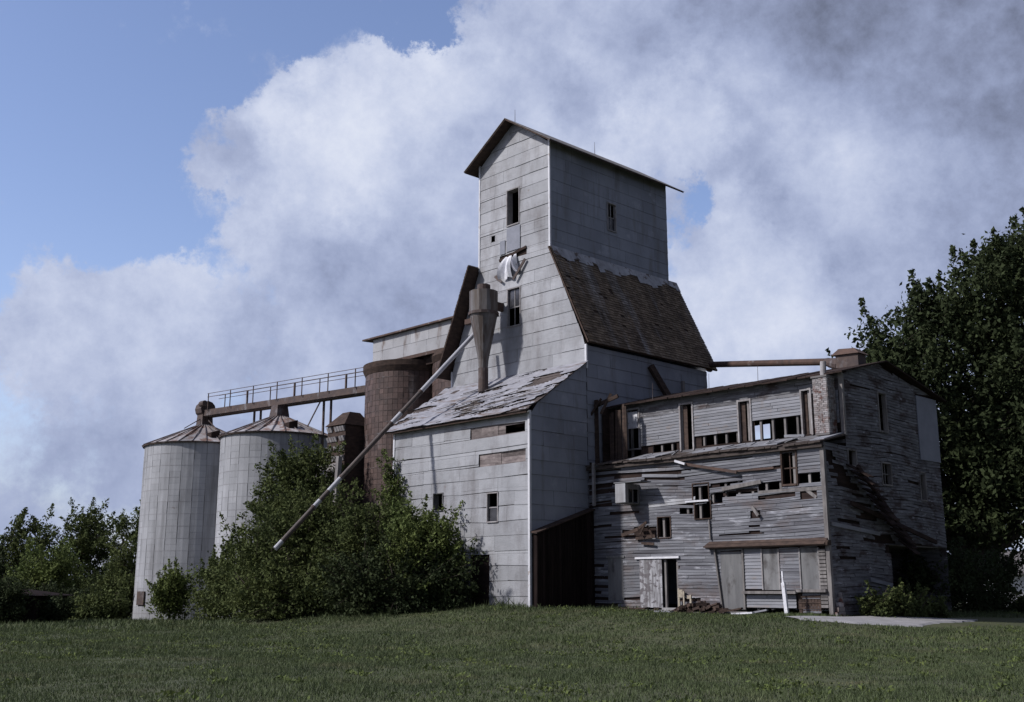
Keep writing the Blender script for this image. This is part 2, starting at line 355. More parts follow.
# ------------------------------------------------------------------ ground
def make_ground():
    xs = np.unique(np.concatenate([np.linspace(-600, -60, 10), np.linspace(-60, 60, 141), np.linspace(60, 600, 10)]))
    ys = np.unique(np.concatenate([np.linspace(-100, 0, 6), np.linspace(0, 100, 131), np.linspace(100, 1200, 14)]))
    v = [(x, y, ground_z(x, y)) for y in ys for x in xs]
    n = len(xs); f = [(j * n + i, j * n + i + 1, (j + 1) * n + i + 1, (j + 1) * n + i) for j in range(len(ys) - 1) for i in range(n - 1)]
    me = bpy.data.meshes.new('ground'); me.from_pydata(v, [], f); me.materials.append(M_GROUND)
    me.polygons.foreach_set('use_smooth', [True] * len(f))
    o = bpy.data.objects.new('ground', me); COL.objects.link(o); o['kind'] = 'structure'
make_ground()

def make_drive():
    L = [(9.0, 37.9), (10.9, 39.3), (12.4, 40.7), (14.5, 42.0), (15.8, 42.2), (17.2, 42.4)]
    R = [(9.3, 36.9), (11.2, 36.7), (13.4, 37.6), (14.8, 39.6), (16.3, 41.1), (17.3, 42.3)]
    v = []; f = []
    def it(P, t):
        k = min(int(t * (len(P) - 1)), len(P) - 2); u = t * (len(P) - 1) - k
        return P[k][0] * (1 - u) + P[k + 1][0] * u, P[k][1] * (1 - u) + P[k + 1][1] * u
    n, m = 40, 10
    for i in range(n + 1):
        a = it(L, i / n); b = it(R, i / n)
        for j in range(m + 1):
            t = j / m; x = a[0] * (1 - t) + b[0] * t; y = a[1] * (1 - t) + b[1] * t
            if j in (0, m): x += random.uniform(-.08, .08); y += random.uniform(-.08, .08)
            v.append((x, y, ground_z(x, y) + .045 - (.06 if j in (0, m) else 0)))
    for i in range(n):
        for j in range(m):
            k = i * (m + 1) + j; f.append((k, k + 1, k + m + 2, k + m + 1))
    me = bpy.data.meshes.new('driveway'); me.from_pydata(v, [], f); me.materials.append(M_CONC)
    o = bpy.data.objects.new('driveway', me); COL.objects.link(o); o['kind'] = 'structure'
make_drive()
def in_drive(x, y):
    # rough test used to keep grass off the slab
    t = (x - 9.2) / 12.4
    if t < 0 or t > 1: return False
    top = np.interp(x, [9, 10.9, 12.4, 14.5, 17.5, 20.5], [37.9, 39.3, 40.7, 42, 43.6, 45.6]); bot = np.interp(x, [9.3, 11.2, 13.4, 15.6, 18.6, 21.8], [36.9, 36.7, 37.6, 38.9, 41, 43.6])
    return bot < y < top

def leaf_mesh(name, pos, size, material, parent=None, base=None, aspect=.55, up=.25, seed=1, rnd=None, loc_world=None):
    """many small kite-shaped faces in one mesh; pos is an Nx3 world array, base the world origin"""
    g = np.random.default_rng(seed); n = len(pos)
    d = g.normal(size=(n, 3)); d /= np.linalg.norm(d, axis=1)[:, None]
    q = g.normal(size=(n, 3)); q[:, 2] += up
    e = np.cross(d, q); e /= np.linalg.norm(e, axis=1)[:, None] + 1e-9
    nn = np.cross(d, e)
    L = (size * g.uniform(.6, 1.35, n))[:, None]; Wd = L * aspect
    p = pos - np.array(base)
    v = np.empty((n, 4, 3)); v[:, 0] = p - d * L / 2; v[:, 2] = p + d * L / 2
    v[:, 1] = p + e * Wd / 2 + nn * L * .12; v[:, 3] = p - e * Wd / 2 + nn * L * .12
    me = bpy.data.meshes.new(name); me.vertices.add(4 * n); me.vertices.foreach_set('co', v.ravel())
    me.loops.add(4 * n); me.loops.foreach_set('vertex_index', np.arange(4 * n, dtype=np.int32))
    me.polygons.add(n); me.polygons.foreach_set('loop_start', np.arange(0, 4 * n, 4, dtype=np.int32)); me.polygons.foreach_set('loop_total', np.full(n, 4, dtype=np.int32))
    me.update(calc_edges=True)
    me.materials.append(material)
    at = me.attributes.new('rnd', 'FLOAT', 'FACE'); at.data.foreach_set('value', (g.random(n) if rnd is None else rnd).astype(np.float32))
    o = bpy.data.objects.new(name, me); COL.objects.link(o)
    if parent is not None: o.parent = parent
    else: o.location = base
    return o

def tree(name, label, cat, base, lobes, clusters, per, leaf, material, seed, shoots=30, slen=1.0, crad=.5, trunk=.2, group=None, part='crown', shell=.55, spray=.12, limbs=True, droop=0.0, twigs=True):
    """base and lobes in world coordinates; lobes are (x, y, z, rx, ry, rz) relative to base"""
    g = np.random.default_rng(seed); bx, by = base; bz = ground_z(bx, by) - .05
    root = bpy.data.objects.new(name, None); COL.objects.link(root); root.location = (bx, by, bz); tag(root, label, cat, group)
    lob = np.array(lobes, float); vol = lob[:, 3] * lob[:, 4] * lob[:, 5]; pr = vol ** .7; pr /= pr.sum()
    k = g.choice(len(lob), clusters, p=pr)
    d = g.normal(size=(clusters, 3)); d /= np.linalg.norm(d, axis=1)[:, None]
    rad = g.random(clusters) ** (1 - shell + .05) * (1 + spray * np.abs(g.normal(size=clusters)))
    cen = lob[k, :3] + d * rad[:, None] * lob[k, 3:]
    cen[:, 2] = np.maximum(cen[:, 2], .12)
    cr = crad * g.uniform(.5, 1.3, clusters)
    tone = g.random(clusters)
    idx = np.repeat(np.arange(clusters), per)
    off = g.normal(size=(len(idx), 3)) * np.array([.55, .55, .42])
    pos = cen[idx] + off * cr[idx][:, None]
    pos[:, 2] = np.maximum(pos[:, 2], .05)
    rv = np.clip(tone[idx] * .6 + g.random(len(idx)) * .4, 0, 1)
    lines = []; extra = []
    top = np.nonzero((cen[:, 2] > np.median(cen[:, 2])) & (rad > .6))[0]
    for q in (g.choice(top, min(shoots, len(top)), replace=False) if shoots and len(top) else []):
        out = cen[q] - lob[k[q], :3]; out = out / (np.linalg.norm(out) + 1e-6) * .7 + np.array([g.normal() * .25, g.normal() * .25, .75]); out /= np.linalg.norm(out)
        Ls = slen * g.uniform(.5, 1.25); p0 = cen[q] - out * .2; p1 = cen[q] + out * Ls
        lines.append((lob[k[q], :3] * .6 + cen[q] * .4, p1)); nl = int(26 + 34 * Ls)
        tt = g.random(nl) ** .8; extra.append(p0 + (p1 - p0) * tt[:, None] + g.normal(size=(nl, 3)) * (.17 * (1.15 - tt) * max(slen, .8))[:, None])
    if extra:
        ex = np.concatenate(extra); pos = np.concatenate([pos, ex]); rv = np.concatenate([rv, g.uniform(.4, 1, len(ex))])
    leaf_mesh(part, pos + np.array([bx, by, bz]), leaf, material, parent=root, base=(bx, by, bz), seed=seed, rnd=rv)
    m = MB(); rnd = random.Random(seed)
    tops = [Vector(l[:3]) for l in lobes]
    if limbs:
        hmin = min(t.z for t in tops)
        fork = Vector((0, 0, max(.2, hmin * .55)))
        m.tube((0, 0, -.1), fork, trunk, trunk * .8, 9)
        for t in tops:
            mid = fork.lerp(t, .5) + Vector((rnd.uniform(-.3, .3), rnd.uniform(-.3, .3), rnd.uniform(0, .4)))
            m.tube(fork, mid, trunk * .6, trunk * .38, 7); m.tube(mid, t, trunk * .38, trunk * .14, 6)
    for a_, b_ in lines: m.tube(a_, b_, .018, .006, 4, caps=False)
    if twigs:
        step = max(1, clusters // 90)
        for i in range(0, clusters, step):
            l = tops[k[i]]; p = Vector(cen[i])
            m.tube(l.lerp(p, .25), p, trunk * .10 + .008, .006, 4, caps=False)
    me = bpy.data.meshes.new('trunk'); me.from_pydata(m.v, [], m.f); me.materials.append(M_BARK)
    o = bpy.data.objects.new('trunk' if part == 'crown' else 'stems', me); COL.objects.link(o); o.parent = root
    return root

# ------------------------------------------------------------------ the elevator tower
T = thing('elevator_tower', 'tall grain elevator tower clad in pale tin, brown shingled side roofs', 'grain elevator', (-4.6, 8.1, .95))
FY, BY_ = 3.6, 12.6
F = front(FY)
UX0, UX1 = -7.15, -2.2
def ext_front(z):
    if z <= 12.4: return (-9.15, 0.0)
    if z <= 17.35: t = (z - 12.4) / 4.95; return (-9.15 + 2.0 * t, -2.2 * t)
    if z <= 22.85: return (UX0, UX1)
    t = min((z - 22.85) / 1.65, 1); mx = (UX0 + UX1) / 2; return (UX0 + (mx - UX0) * t, UX1 + (mx - UX1) * t)
win_top = (-5.10, -4.28, 19.2, 21.0); win_low = (-5.06, -4.22, 14.06, 15.9); peep = (-6.27, -6.0, 18.62, 18.95)
torn = (-5.65, -3.75, 17.45, 17.75)
hl = [win_top, win_low, peep, torn]
m = MB(); siding(m, F, 11.0, 24.5, .62, ext_front, hl, seg=2.6, lap=.016, gap=.004, tilt=.014, warp=.016)
m.build('front_siding', M_TIN, T)
m = MB(); siding(m, F, 9.0, 24.5, .25, ext_front, [win_top, win_low, peep], seg=4, lap=0, gap=.0, base=-.05)
m.build('sheathing', M_SHEATH, T); m = MB()
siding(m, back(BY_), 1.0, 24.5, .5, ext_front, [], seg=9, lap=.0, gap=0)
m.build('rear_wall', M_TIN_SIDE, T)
# side walls
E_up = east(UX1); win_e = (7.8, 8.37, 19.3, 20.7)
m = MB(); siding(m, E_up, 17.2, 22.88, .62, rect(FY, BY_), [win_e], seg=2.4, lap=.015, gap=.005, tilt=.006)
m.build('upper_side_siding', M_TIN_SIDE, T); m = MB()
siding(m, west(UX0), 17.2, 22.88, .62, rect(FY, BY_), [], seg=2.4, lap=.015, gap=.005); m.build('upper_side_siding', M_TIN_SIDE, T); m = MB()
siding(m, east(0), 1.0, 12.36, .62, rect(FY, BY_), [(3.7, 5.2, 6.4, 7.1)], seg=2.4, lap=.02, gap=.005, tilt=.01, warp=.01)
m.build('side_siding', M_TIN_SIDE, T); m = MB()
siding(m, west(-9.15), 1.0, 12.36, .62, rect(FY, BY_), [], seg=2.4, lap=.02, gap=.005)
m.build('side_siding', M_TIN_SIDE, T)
for mp_, a, b in ((E_up, 17.2, 22.8), (west(UX0), 17.2, 22.8), (east(0), .9, 12.3), (west(-9.15), .9, 12.3)):
    m = MB(); siding(m, mp_, a, b, .4, rect(FY + .02, BY_ - .02), [win_e] if mp_ is E_up else [], seg=9, lap=0, gap=0, base=-.06); m.build('inner_boarding', M_SHEATH, T)
# corner trims
m = MB()
for x in (UX0, UX1): m = MB(); m.box(x - .05, x + .05, FY - .045, FY + .05, 17.3, 22.9); m.build('corner_trim', M_TRIM, T)
m = MB(); m.box(-.05, .06, FY - .05, FY + .05, 11.3, 12.4); m.build('corner_trim', M_TRIM, T); m = MB(); m.box(-9.2, -9.1, FY - .05, FY + .05, 11.3, 12.4)
m.build('corner_trim', M_TRIM, T)
# top roof
def gable_roof(parent, x0, xm, x1, ze0, zr, ze1, y0, y1, th, material, name='roof', nx=1):
    m = MB()
    for a, za, b, zb in ((x0, ze0, xm, zr), (xm, zr, x1, ze1)):
        m.hexa([(a, y0, za), (b, y0, zb), (b, y1, zb), (a, y1, za), (a, y0, za + th), (b, y0, zb + th), (b, y1, zb + th), (a, y1, za + th)])
    return m.build(name, material, parent)
xm = (UX0 + UX1) / 2; sl = .655
r_ = gable_roof(T, UX0 - .55, xm, UX1 + .62, 22.90 - .55 * sl, 24.52, 22.90 - .62 * sl, FY - .6, BY_ + .75, .07, M_BROWN)
gable_roof(r_, UX0 - .58, xm, UX1 + .65, 22.975 - .58 * sl, 24.60, 22.975 - .65 * sl, FY - .63, BY_ + .78, .03, M_GREYWOOD, 'roofing')
for y in (FY + .1, 9.7):
    m = MB(); m.tube((xm, y, 24.6), (xm, y, 25.3), .016, .008, 5); m.build('lightning_rod', M_DKRUST, T)
# steep shingled side roofs
def shingle_roof(parent, sgn, name, label=None):
    xt, xb = (UX1 - .02, .22) if sgn > 0 else (UX0 + .02, -9.53); slope = 2.06 if sgn > 0 else 2.25
    zt = 17.45; zb = 17.45 - abs(xb - xt) * slope
    y0, y1 = FY - (.14 if sgn > 0 else .75), BY_ + .55
    nrm = Vector((slope * sgn, 0, 1)).normalized()
    m = MB(); th = .08
    m.hexa([(xb, y0, zb), (xt, y0, zt), (xt, y1, zt), (xb, y1, zb)] + [tuple(Vector(p) + nrm * th) for p in ((xb, y0, zb), (xt, y0, zt), (xt, y1, zt), (xb, y1, zb))])
    o = m.build(name, M_BROWN, parent, label=label)
    m = MB(); n = 36
    for i in range(n):
        t0, t1 = i / n, (i + 1.25) / n; y = y0 + .02 - random.random() * .2; k = 0
        while y < y1:
            w = random.uniform(.18, .32); a, b = max(y, y0 + .02), min(y + w - .012, y1 - .02); y += w
            if b - a < .03 or random.random() < .012: continue
            lift = .1 + random.uniform(0, .012)
            def P(t, yy, l):
                return tuple(Vector((xb + (xt - xb) * min(t, 1), yy, zb + (zt - zb) * min(t, 1))) + nrm * l)
            j = random.uniform(-.12, .12) / n
            m.face([P(t0 + j, a, lift + .022), P(t0 + j, b, lift + .022), P(t1, b, lift - .012), P(t1, a, lift - .012)])
            m.face([P(t0 + j, a, lift), P(t0 + j, b, lift), P(t0 + j, b, lift + .022), P(t0 + j, a, lift + .022)], .1)
    m.build('shingles', M_SHINGLE, o)
    # ragged pale strip along the top
    m = MB(); y = y0 + .1
    while y < y1:
        w = random.uniform(.25, .6); d = random.uniform(.07, .13) + .025 * math.sin(y * 2)
        def Q(t, yy, l): return tuple(Vector((xb + (xt - xb) * (1 - t), yy, zb + (zt - zb) * (1 - t))) + nrm * l)
        dd = random.uniform(-.02, .02)
        m.face([Q(-.005, y, .15), Q(-.005, min(y + w, y1), .15), Q(d, min(y + w, y1), .142), Q(d + dd, y, .142)])
        y += w
    m.build('flashing', M_FLASH, o)
shingle_roof(T, 1, 'side_roof', 'steep brown shingled roof on the shaded side')
shingle_roof(T, -1, 'side_roof', 'steep side roof seen from below on the sunlit side')
window(T, F, *win_top, bars=(1, 1), depth=.35)
window(T, F, *win_low, bars=(2, 2), glass=(14.95, 15.85))
window(T, E_up, *win_e, bars=(2, 2), glass=(19.3, 20.0))
# peeled sheets
m = MB(); m.pbox(F, -5.12, -4.18, 17.85, 19.05, .03, .055, .2); m.pbox(F, -5.6, -5.25, 17.8, 18.5, .02, .05, .0)
m.build('patch_sheet', mat('blue grey tin patch', (.27, .28, .33), (.22, .23, .27), scale=(2, 2, 2), rnd=.1), T)
m = MB(); m.beam((-5.65, FY - .05, 17.52), (-3.75, FY - .05, 17.82), .04, .13); m.build('batten', M_SHEATH, T)
m = MB()                                   # white curled tin hanging from the batten
n = 14
for side, x0, w0, w1, h, lean in ((0, -4.95, .4, .95, 1.15, -.1), (1, -4.5, .15, .28, .95, .2)):
    pr = None
    for i in range(n + 1):
        t = i / n; z = 17.62 - h * t; w = w0 + (w1 - w0) * t ** .7; cx = x0 + lean * t
        row = [(cx - w / 2 + w * j / 6, FY - .06 - .35 * math.sin(t * 2.6) * (.6 + .4 * math.cos(j * 1.3 + side)), z + .06 * math.sin(j * 1.9 + side) * t) for j in range(7)]
        if pr:
            for j in range(6): m.face([pr[j], pr[j + 1], row[j + 1], row[j]], .6)
        pr = row
m.build('peeled_sheet', M_WHITE, T)
m = MB()
m.beam((-5.9, FY - .12, 16.75), (-5.35, FY - .16, 16.35), .04, .12); m.build('broken_lath', M_DKRUST, T); m = MB(); m.beam((-3.75, FY - .12, 17.2), (-4.5, FY - .2, 16.3), .05, .13); m.build('broken_lath', M_DKRUST, T); m = MB(); m.beam((-5.35, FY - .1, 17.3), (-5.75, FY - .14, 16.7), .03, .08)
m.build('broken_lath', M_DKRUST, T)
# leaning brace and post on the shaded side above the mill
m = MB(); m.beam((.12, 8.0, 12.0), (.35, 9.1, 10.5), .22, .28); m.build('chute', M_BROWN, T)
m = MB(); m.box(.02, .14, 10.45, 10.6, 10.4, 11.6); m.build('vent_pipe', M_GREYWOOD, T)

# ------------------------------------------------------------------ front annex
A = thing('annex', 'tin clad lean-to annex with a peeling silver roof in front of the tower', 'building', (-4.55, 1.8, .95))
AF = front(0)
stripA = (-3.70, -.24, 8.10, 8.58); stripB = (-3.13, -.21, 6.86, 7.40)
wA = (-6.15, -5.52, 5.12, 5.85); wB = (-2.54, -1.92, 4.47, 5.65); dA = (-3.62, -2.42, .8, 3.1)
m = MB()
def miss(s, z): return False
siding(m, AF, .75, 9.0, .62, rect(-9.12, 0), [stripA, stripB, wA, wB, dA], seg=2.9, lap=.018, gap=.004, tilt=.018, warp=.020,
       sag=lambda x, z: .025 * math.sin(x * 1.7 + z * 2))
m.build('front_siding', M_TIN, A)
m = MB(); siding(m, AF, .75, 9.0, .2, rect(-9.12, 0), [wA, wB, dA, (-1.95, -.3, 8.16, 8.56), (-1.75, -.26, 6.9, 7.36)], seg=2.2, lap=.0, gap=.004, base=-.04, tilt=.004)
siding(m, front(.06), .75, 9.0, .2, rect(-9.1, -.02), [wA, wB, dA, (-1.5, -.3, 8.16, 8.5)], seg=3, lap=0, gap=.0, base=0)
m.build('sheathing', mat('stained sheathing', (.22, .19, .185), (.12, .10, .10), scale=(3, 3, 8), rnd=.35, rough=.95, spec=.05), A)
ext_side = lambda z: (max(0.0, (z - 9.05) * 3.6 / 2.55), 3.58)
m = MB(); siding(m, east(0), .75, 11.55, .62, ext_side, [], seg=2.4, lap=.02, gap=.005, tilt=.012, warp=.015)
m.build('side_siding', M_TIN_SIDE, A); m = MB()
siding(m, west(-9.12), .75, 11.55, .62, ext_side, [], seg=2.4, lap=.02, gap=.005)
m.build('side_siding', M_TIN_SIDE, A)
for mp_ in (east(-.06), west(-9.06)): m = MB(); siding(m, mp_, .75, 11.5, .5, ext_side, [], seg=9, lap=0, gap=0); m.build('inner_boarding', M_SHEATH, A)
m = MB(); m.box(-.06, .05, -.05, .06, .8, 9.0); m.build('corner_trim', M_TRIM, A); m = MB(); m.box(-9.18, -9.07, -.05, .06, .8, 9.0); m.build('corner_trim', M_TRIM, A)
m = MB(); m.box(-9.5, .12, -.30, -.24, 8.86, 9.03); m.build('fascia', M_BROWN, A)
window(A, AF, *wA, depth=.3, w=.04, fr=M_BOARDUP); window(A, AF, *wB, bars=(1, 2), glass=(4.5, 5.1), w=.05)
m = MB(); m.pbox(AF, *dA, -.14, -.08); m.build('doorway', M_SHEATH, A, label='dark doorway half hidden by the bush')
# roof: boards under a torn skin
rise = 2.62 / 3.92
def RP(x, t, l=0):
    y = -.34 + 3.94 * t; z = 9.0 + rise * (y + .34) - .03
    n_ = Vector((0, -rise, 1)).normalized(); return Vector((x, y, z)) + n_ * l
m = MB()
for i in range(24):
    t0, t1 = i / 24, (i + .94) / 24
    x = -9.55
    while x < .15:
        w = random.uniform(1.5, 4); b = min(x + w, .15 + random.uniform(-.05, .08))
        lf = random.uniform(0, .02)
        m.hexa([RP(x, t0, -.03 + lf), RP(b - .01, t0, -.03 + lf), RP(b - .01, t1, -.03 + lf), RP(x, t1, -.03 + lf), RP(x, t0, lf), RP(b - .01, t0, lf), RP(b - .01, t1, lf), RP(x, t1, lf)])
        x += w
roofA = m.build('roof', M_ROOFBOARD, A)
g = np.random.default_rng(5)
from mathutils import noise as mnoise
m = MB(); nx, nt = 190, 76
def torn_val(x, t):
    # torn bands run slightly diagonal across the slope
    u = x * .45 + t * 1.6; w = t * 7.5 - x * .42
    v = mnoise.noise((u * .8, w * 1.25, 3.1)) + .38 * mnoise.noise((u * 2.6, w * 3.2, 8)) + .12 * mnoise.noise((u * 8, w * 8, 2))
    v -= .42 * math.exp(-((t - .95) / .22) ** 2) - .15
    v -= .35 * math.exp(-((x + 6.5) / 2.0) ** 2)
    return v
def lift(x, t):
    return .03 + .10 * max(0, torn_val(x, t) + .25) ** 1.2 + .03 * mnoise.noise((x * 1.3, t * 9, 1))
for i in range(nx):
    for j in range(nt):
        x0, x1 = -9.58 + 9.74 * i / nx, -9.58 + 9.74 * (i + 1) / nx; t0, t1 = j / nt - .006, (j + 1) / nt - .006
        if torn_val((x0 + x1) / 2, (t0 + t1) / 2) > .22: continue
        m.face([RP(x0, t0, lift(x0, t0)), RP(x1, t0, lift(x1, t0)), RP(x1, t1, lift(x1, t1)), RP(x0, t1, lift(x0, t1))], .5)
m.build('roofing', M_ROOFPEEL, roofA)
m = MB()
for _ in range(26):
    x = random.uniform(-8.5, -.4); t = random.uniform(.08, .7); L = random.uniform(.6, 2.2); a = random.uniform(-.06, .14)
    p = RP(x, t, .09); q = RP(min(x + L, .1), min(t + a * L * .4, .97), .10 + random.uniform(0, .1)); m.beam(p, q, random.uniform(.03, .08), .02)
m.build('loose_strip', M_GREYWOOD, roofA)

# ------------------------------------------------------------------ the mill
MX = 11.54; LY, UY = 3.6, 5.25
K = thing('mill_building', 'derelict two storey clapboard mill with gaping windows and missing boards', 'mill', (5.8, 8.3, .8))
ML = front(LY); MU = front(UY); ME = east(MX)
holes_low = dict(
    blind=(1.07, 1.91, 1.2, 2.94), leaf=(2.82, 3.98, .85, 2.84), doorway=(3.98, 4.75, .85, 2.84), win2=(3.83, 4.46, 3.70, 4.50),
    win1=(5.65, 6.40, 5.10, 5.74), win1c=(5.72, 6.47, 4.38, 5.02), vent=(4.95, 5.6, 4.6, 4.88), tear=(6.48, 7.05, 5.02, 5.42), tear2=(7.05, 7.7, 5.2, 5.42),
    slab=(6.85, 7.86, .8, 3.09), bw1=(8.74, 9.43, 1.62, 3.12), bw2=(10.36, 11.09, 1.62, 3.11), wtop=(9.82, 10.39, 5.46, 6.64),
    gapL=(8.72, 9.76, 5.30, 5.62), gapR=(10.45, 11.38, 5.46, 5.80), gapLb=(8.68, 10.3, 4.98, 5.16), gapRb=(10.5, 11.2, 4.86, 5.28), gapM=(7.7, 8.68, 5.3, 5.45),
    boards=(2.55, 3.75, 3.72, 4.15), red=(1.9, 2.7, 3.86, 4.02), notch=(8.3, 8.75, 4.3, 4.6), slot=(8.2, 8.7, 3.98, 4.06), slot2=(8.2, 8.7, 3.78, 3.86), boxw=(2.42, 2.85, 5.2, 5.86))
H = list(holes_low.values())
def low_skip(s, z):
    n_ = mnoise.noise((s * .55, z * 2.2, 4.0)); p = .025
    if z > 5.9: p = .10
    if s < 1.6 and z > 4.9: p = .45
    if .9 < z < 1.3: p = .3
    if z < .95: p = .6
    if n_ > .42: p += .35
    return random.random() < p
sag = lambda x, z: .05 * math.sin(x * .55 + .5) * (1 if z > 3.3 else .3) + .02 * math.sin(x * 2.1 + z) - .10 * math.exp(-((x - 5.2) / 1.6) ** 2) * (1 if z > 4.9 else 0)
m = MB()
siding(m, ML, .82, 6.86, .125, rect(0.0, MX - .1), H + [(7.86, 10.36, .8, 3.16), (11.09, MX, .8, 3.16), (3.6, 5.75, 5.0, 5.22)], seg=2.1, lap=.020, gap=.004, tilt=.007, warp=.006, skip=low_skip, sag=sag)
m.build('front_siding', M_CLAP, K)
m = MB()
siding(m, ML, 1.66, 3.14, .125, rect(7.92, 8.72), [], seg=2, lap=.022, tilt=.003); m.build('bay_siding', M_WHITE_CLAP, K); m = MB(); siding(m, ML, 1.66, 3.14, .125, rect(9.47, 10.30), [], seg=2, lap=.022, tilt=.003); m.build('bay_siding', M_WHITE_CLAP, K); m = MB()
siding(m, ML, .98, 1.44, .115, rect(7.95, 10.1), [], seg=3, lap=.022, tilt=.006)
m.build('bay_siding', M_WHITE_CLAP, K)
m = MB()       # bare strip of pale boards showing where the cladding slid down
siding(m, ML, 4.98, 5.22, .12, rect(3.35, 5.75), [], seg=3, lap=.02, base=.01, tilt=.01, sag=lambda x, z: .09 * (x - 4.5) * .35)
m.build('exposed_strip', M_TIN, K)
op = [holes_low[k] for k in ('doorway', 'win2', 'win1', 'win1c', 'tear', 'wtop', 'boxw', 'vent', 'gapL', 'gapR')]
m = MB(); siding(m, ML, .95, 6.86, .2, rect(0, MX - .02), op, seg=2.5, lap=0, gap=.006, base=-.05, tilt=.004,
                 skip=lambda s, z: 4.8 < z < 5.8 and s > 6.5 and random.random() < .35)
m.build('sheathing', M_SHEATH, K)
m = MB()       # studs behind the gaps
x = .3
while x < MX: m.box(x, x + .1, LY + .06, LY + .16, .9, 6.9); x += .62
x = .5
while x < MX: m.box(x, x + .09, UY + .06, UY + .16, 6.9, 9.5); x += .56
m.beam((10.5, LY + .02, 5.4), (11.15, LY + .02, 4.9), .05, .12); m.box(8.7, 11.45, LY - .02, LY + .06, 5.16, 5.29)
m.box(0, MX - .1, LY + .05, BY_, 3.3, 3.42); m.box(0, MX - .1, UY + .2, BY_, 6.75, 6.85)
m.build('framing', M_GREYWOOD, K)
# upper storey front
xs_up = dict(w0=(.92, 1.58, 7.72, 9.45), d1=(3.90, 4.50, 7.42, 9.34), d2=(6.86, 7.40, 7.50, 9.12), d3=(9.80, 10.16, 7.5, 9.2))
gaps_up = [(4.55, 6.82, 7.4, 7.93), (7.46, 9.74, 7.4, 8.28), (1.62, 3.86, 7.4, 7.78), (10.95, 11.36, 7.4, 7.80)]
HU = list(xs_up.values())
m = MB()
siding(m, MU, 7.78, 9.05, .125, rect(1.64, 3.84), HU, seg=3, lap=.02, tilt=.005, sag=lambda x, z: .02 * math.sin(x * 2)); m.build('upper_panel', M_WHITE_CLAP, K); m = MB()
siding(m, MU, 7.93, 9.05, .125, rect(4.56, 6.80), HU, seg=3, lap=.02, tilt=.005); m.build('upper_panel', M_WHITE_CLAP, K); m = MB()
siding(m, MU, 8.28, 9.05, .125, rect(7.46, 9.74), HU, seg=3, lap=.02, tilt=.005); m.build('upper_panel', M_WHITE_CLAP, K); m = MB()
siding(m, MU, 7.80, 9.05, .125, rect(10.95, 11.38), HU, seg=3, lap=.02, tilt=.003)
m.build('upper_panel', M_WHITE_CLAP, K)
m = MB(); siding(m, MU, 9.05, 9.72, .125, rect(.5, MX), HU, seg=2, lap=.02, tilt=.006, skip=lambda s, z: random.random() < .06)
m.build('upper_siding', M_CLAP_SIDE, K); m = MB()
siding(m, MU, 7.0, 7.42, .14, rect(2.2, MX), [], seg=2, lap=.02, tilt=.01, skip=lambda s, z: random.random() < .35)
m.build('upper_siding', M_CLAP_SIDE, K)
m = MB()
siding(m, MU, 7.0, 9.7, .2, rect(1.6, MX - .02), HU + [(7.55, 9.7, 7.45, 8.26), (4.9, 6.7, 7.5, 7.9), (2.3, 3.6, 7.45, 7.75)], seg=3, lap=0, gap=.004, base=-.05)
m.build('upper_sheathing', M_SHEATH, K)
# dark vertical boarding at the tower end of the upper storey
m = MB(); x = -.02
for i in range(11):
    x = .02 + i * .145
    if i in (2, 3): continue
    t = random.uniform(-.05, .05); w = .125
    zt = 9.55 + random.uniform(-.3, .08) if i > 1 else 9.9
    yy = 4.4 - (.35 if i < 4 else 0) + random.uniform(-.03, .03)
    zb = 6.95 - (1.2 if i in (0, 1) else 0)
    m.hexa([(x, yy, zb), (x + w, yy, zb), (x + w, yy + .03, zb), (x, yy + .03, zb), (x + t, yy, zt), (x + w + t, yy, zt), (x + w + t, yy + .03, zt), (x + t, yy + .03, zt)])
m.beam((.1, 4.0, 9.6), (1.3, 4.2, 9.95), .1, .16); m.beam((.55, 3.9, 9.2), (.9, 4.2, 10.1), .08, .12); m.beam((-.0, 3.85, 9.2), (.5, 4.0, 9.9), .06, .1)
m.build('end_boarding', M_BROWN, K)
for nm in ('d1', 'd2', 'd3'):
    s0, s1, z0, z1 = xs_up[nm]; fr_ = MB()
    fr_.pbox(MU, s0 - .07, s0, z0 - .05, z1 + .08, -.1, .05); fr_.pbox(MU, s1, s1 + .07, z0 - .05, z1 + .08, -.1, .05); fr_.pbox(MU, s0, s1, z1, z1 + .08, -.1, .05)
    o = fr_.build('doorway', M_FRAME, K); d_ = MB(); d_.pbox(MU, s0 + .02, s0 + (s1 - s0) * .45, z0, z1 - .05, -.14, -.10); d_.build('door_leaf', M_BROWN, o)
w_ = window(K, MU, *xs_up['w0'], w=.07, depth=.1)
m = MB(); m.pbox(MU, .95, 1.5, 8.62, 9.36, -.03, .0); m.build('blind', M_WHITE, w_)
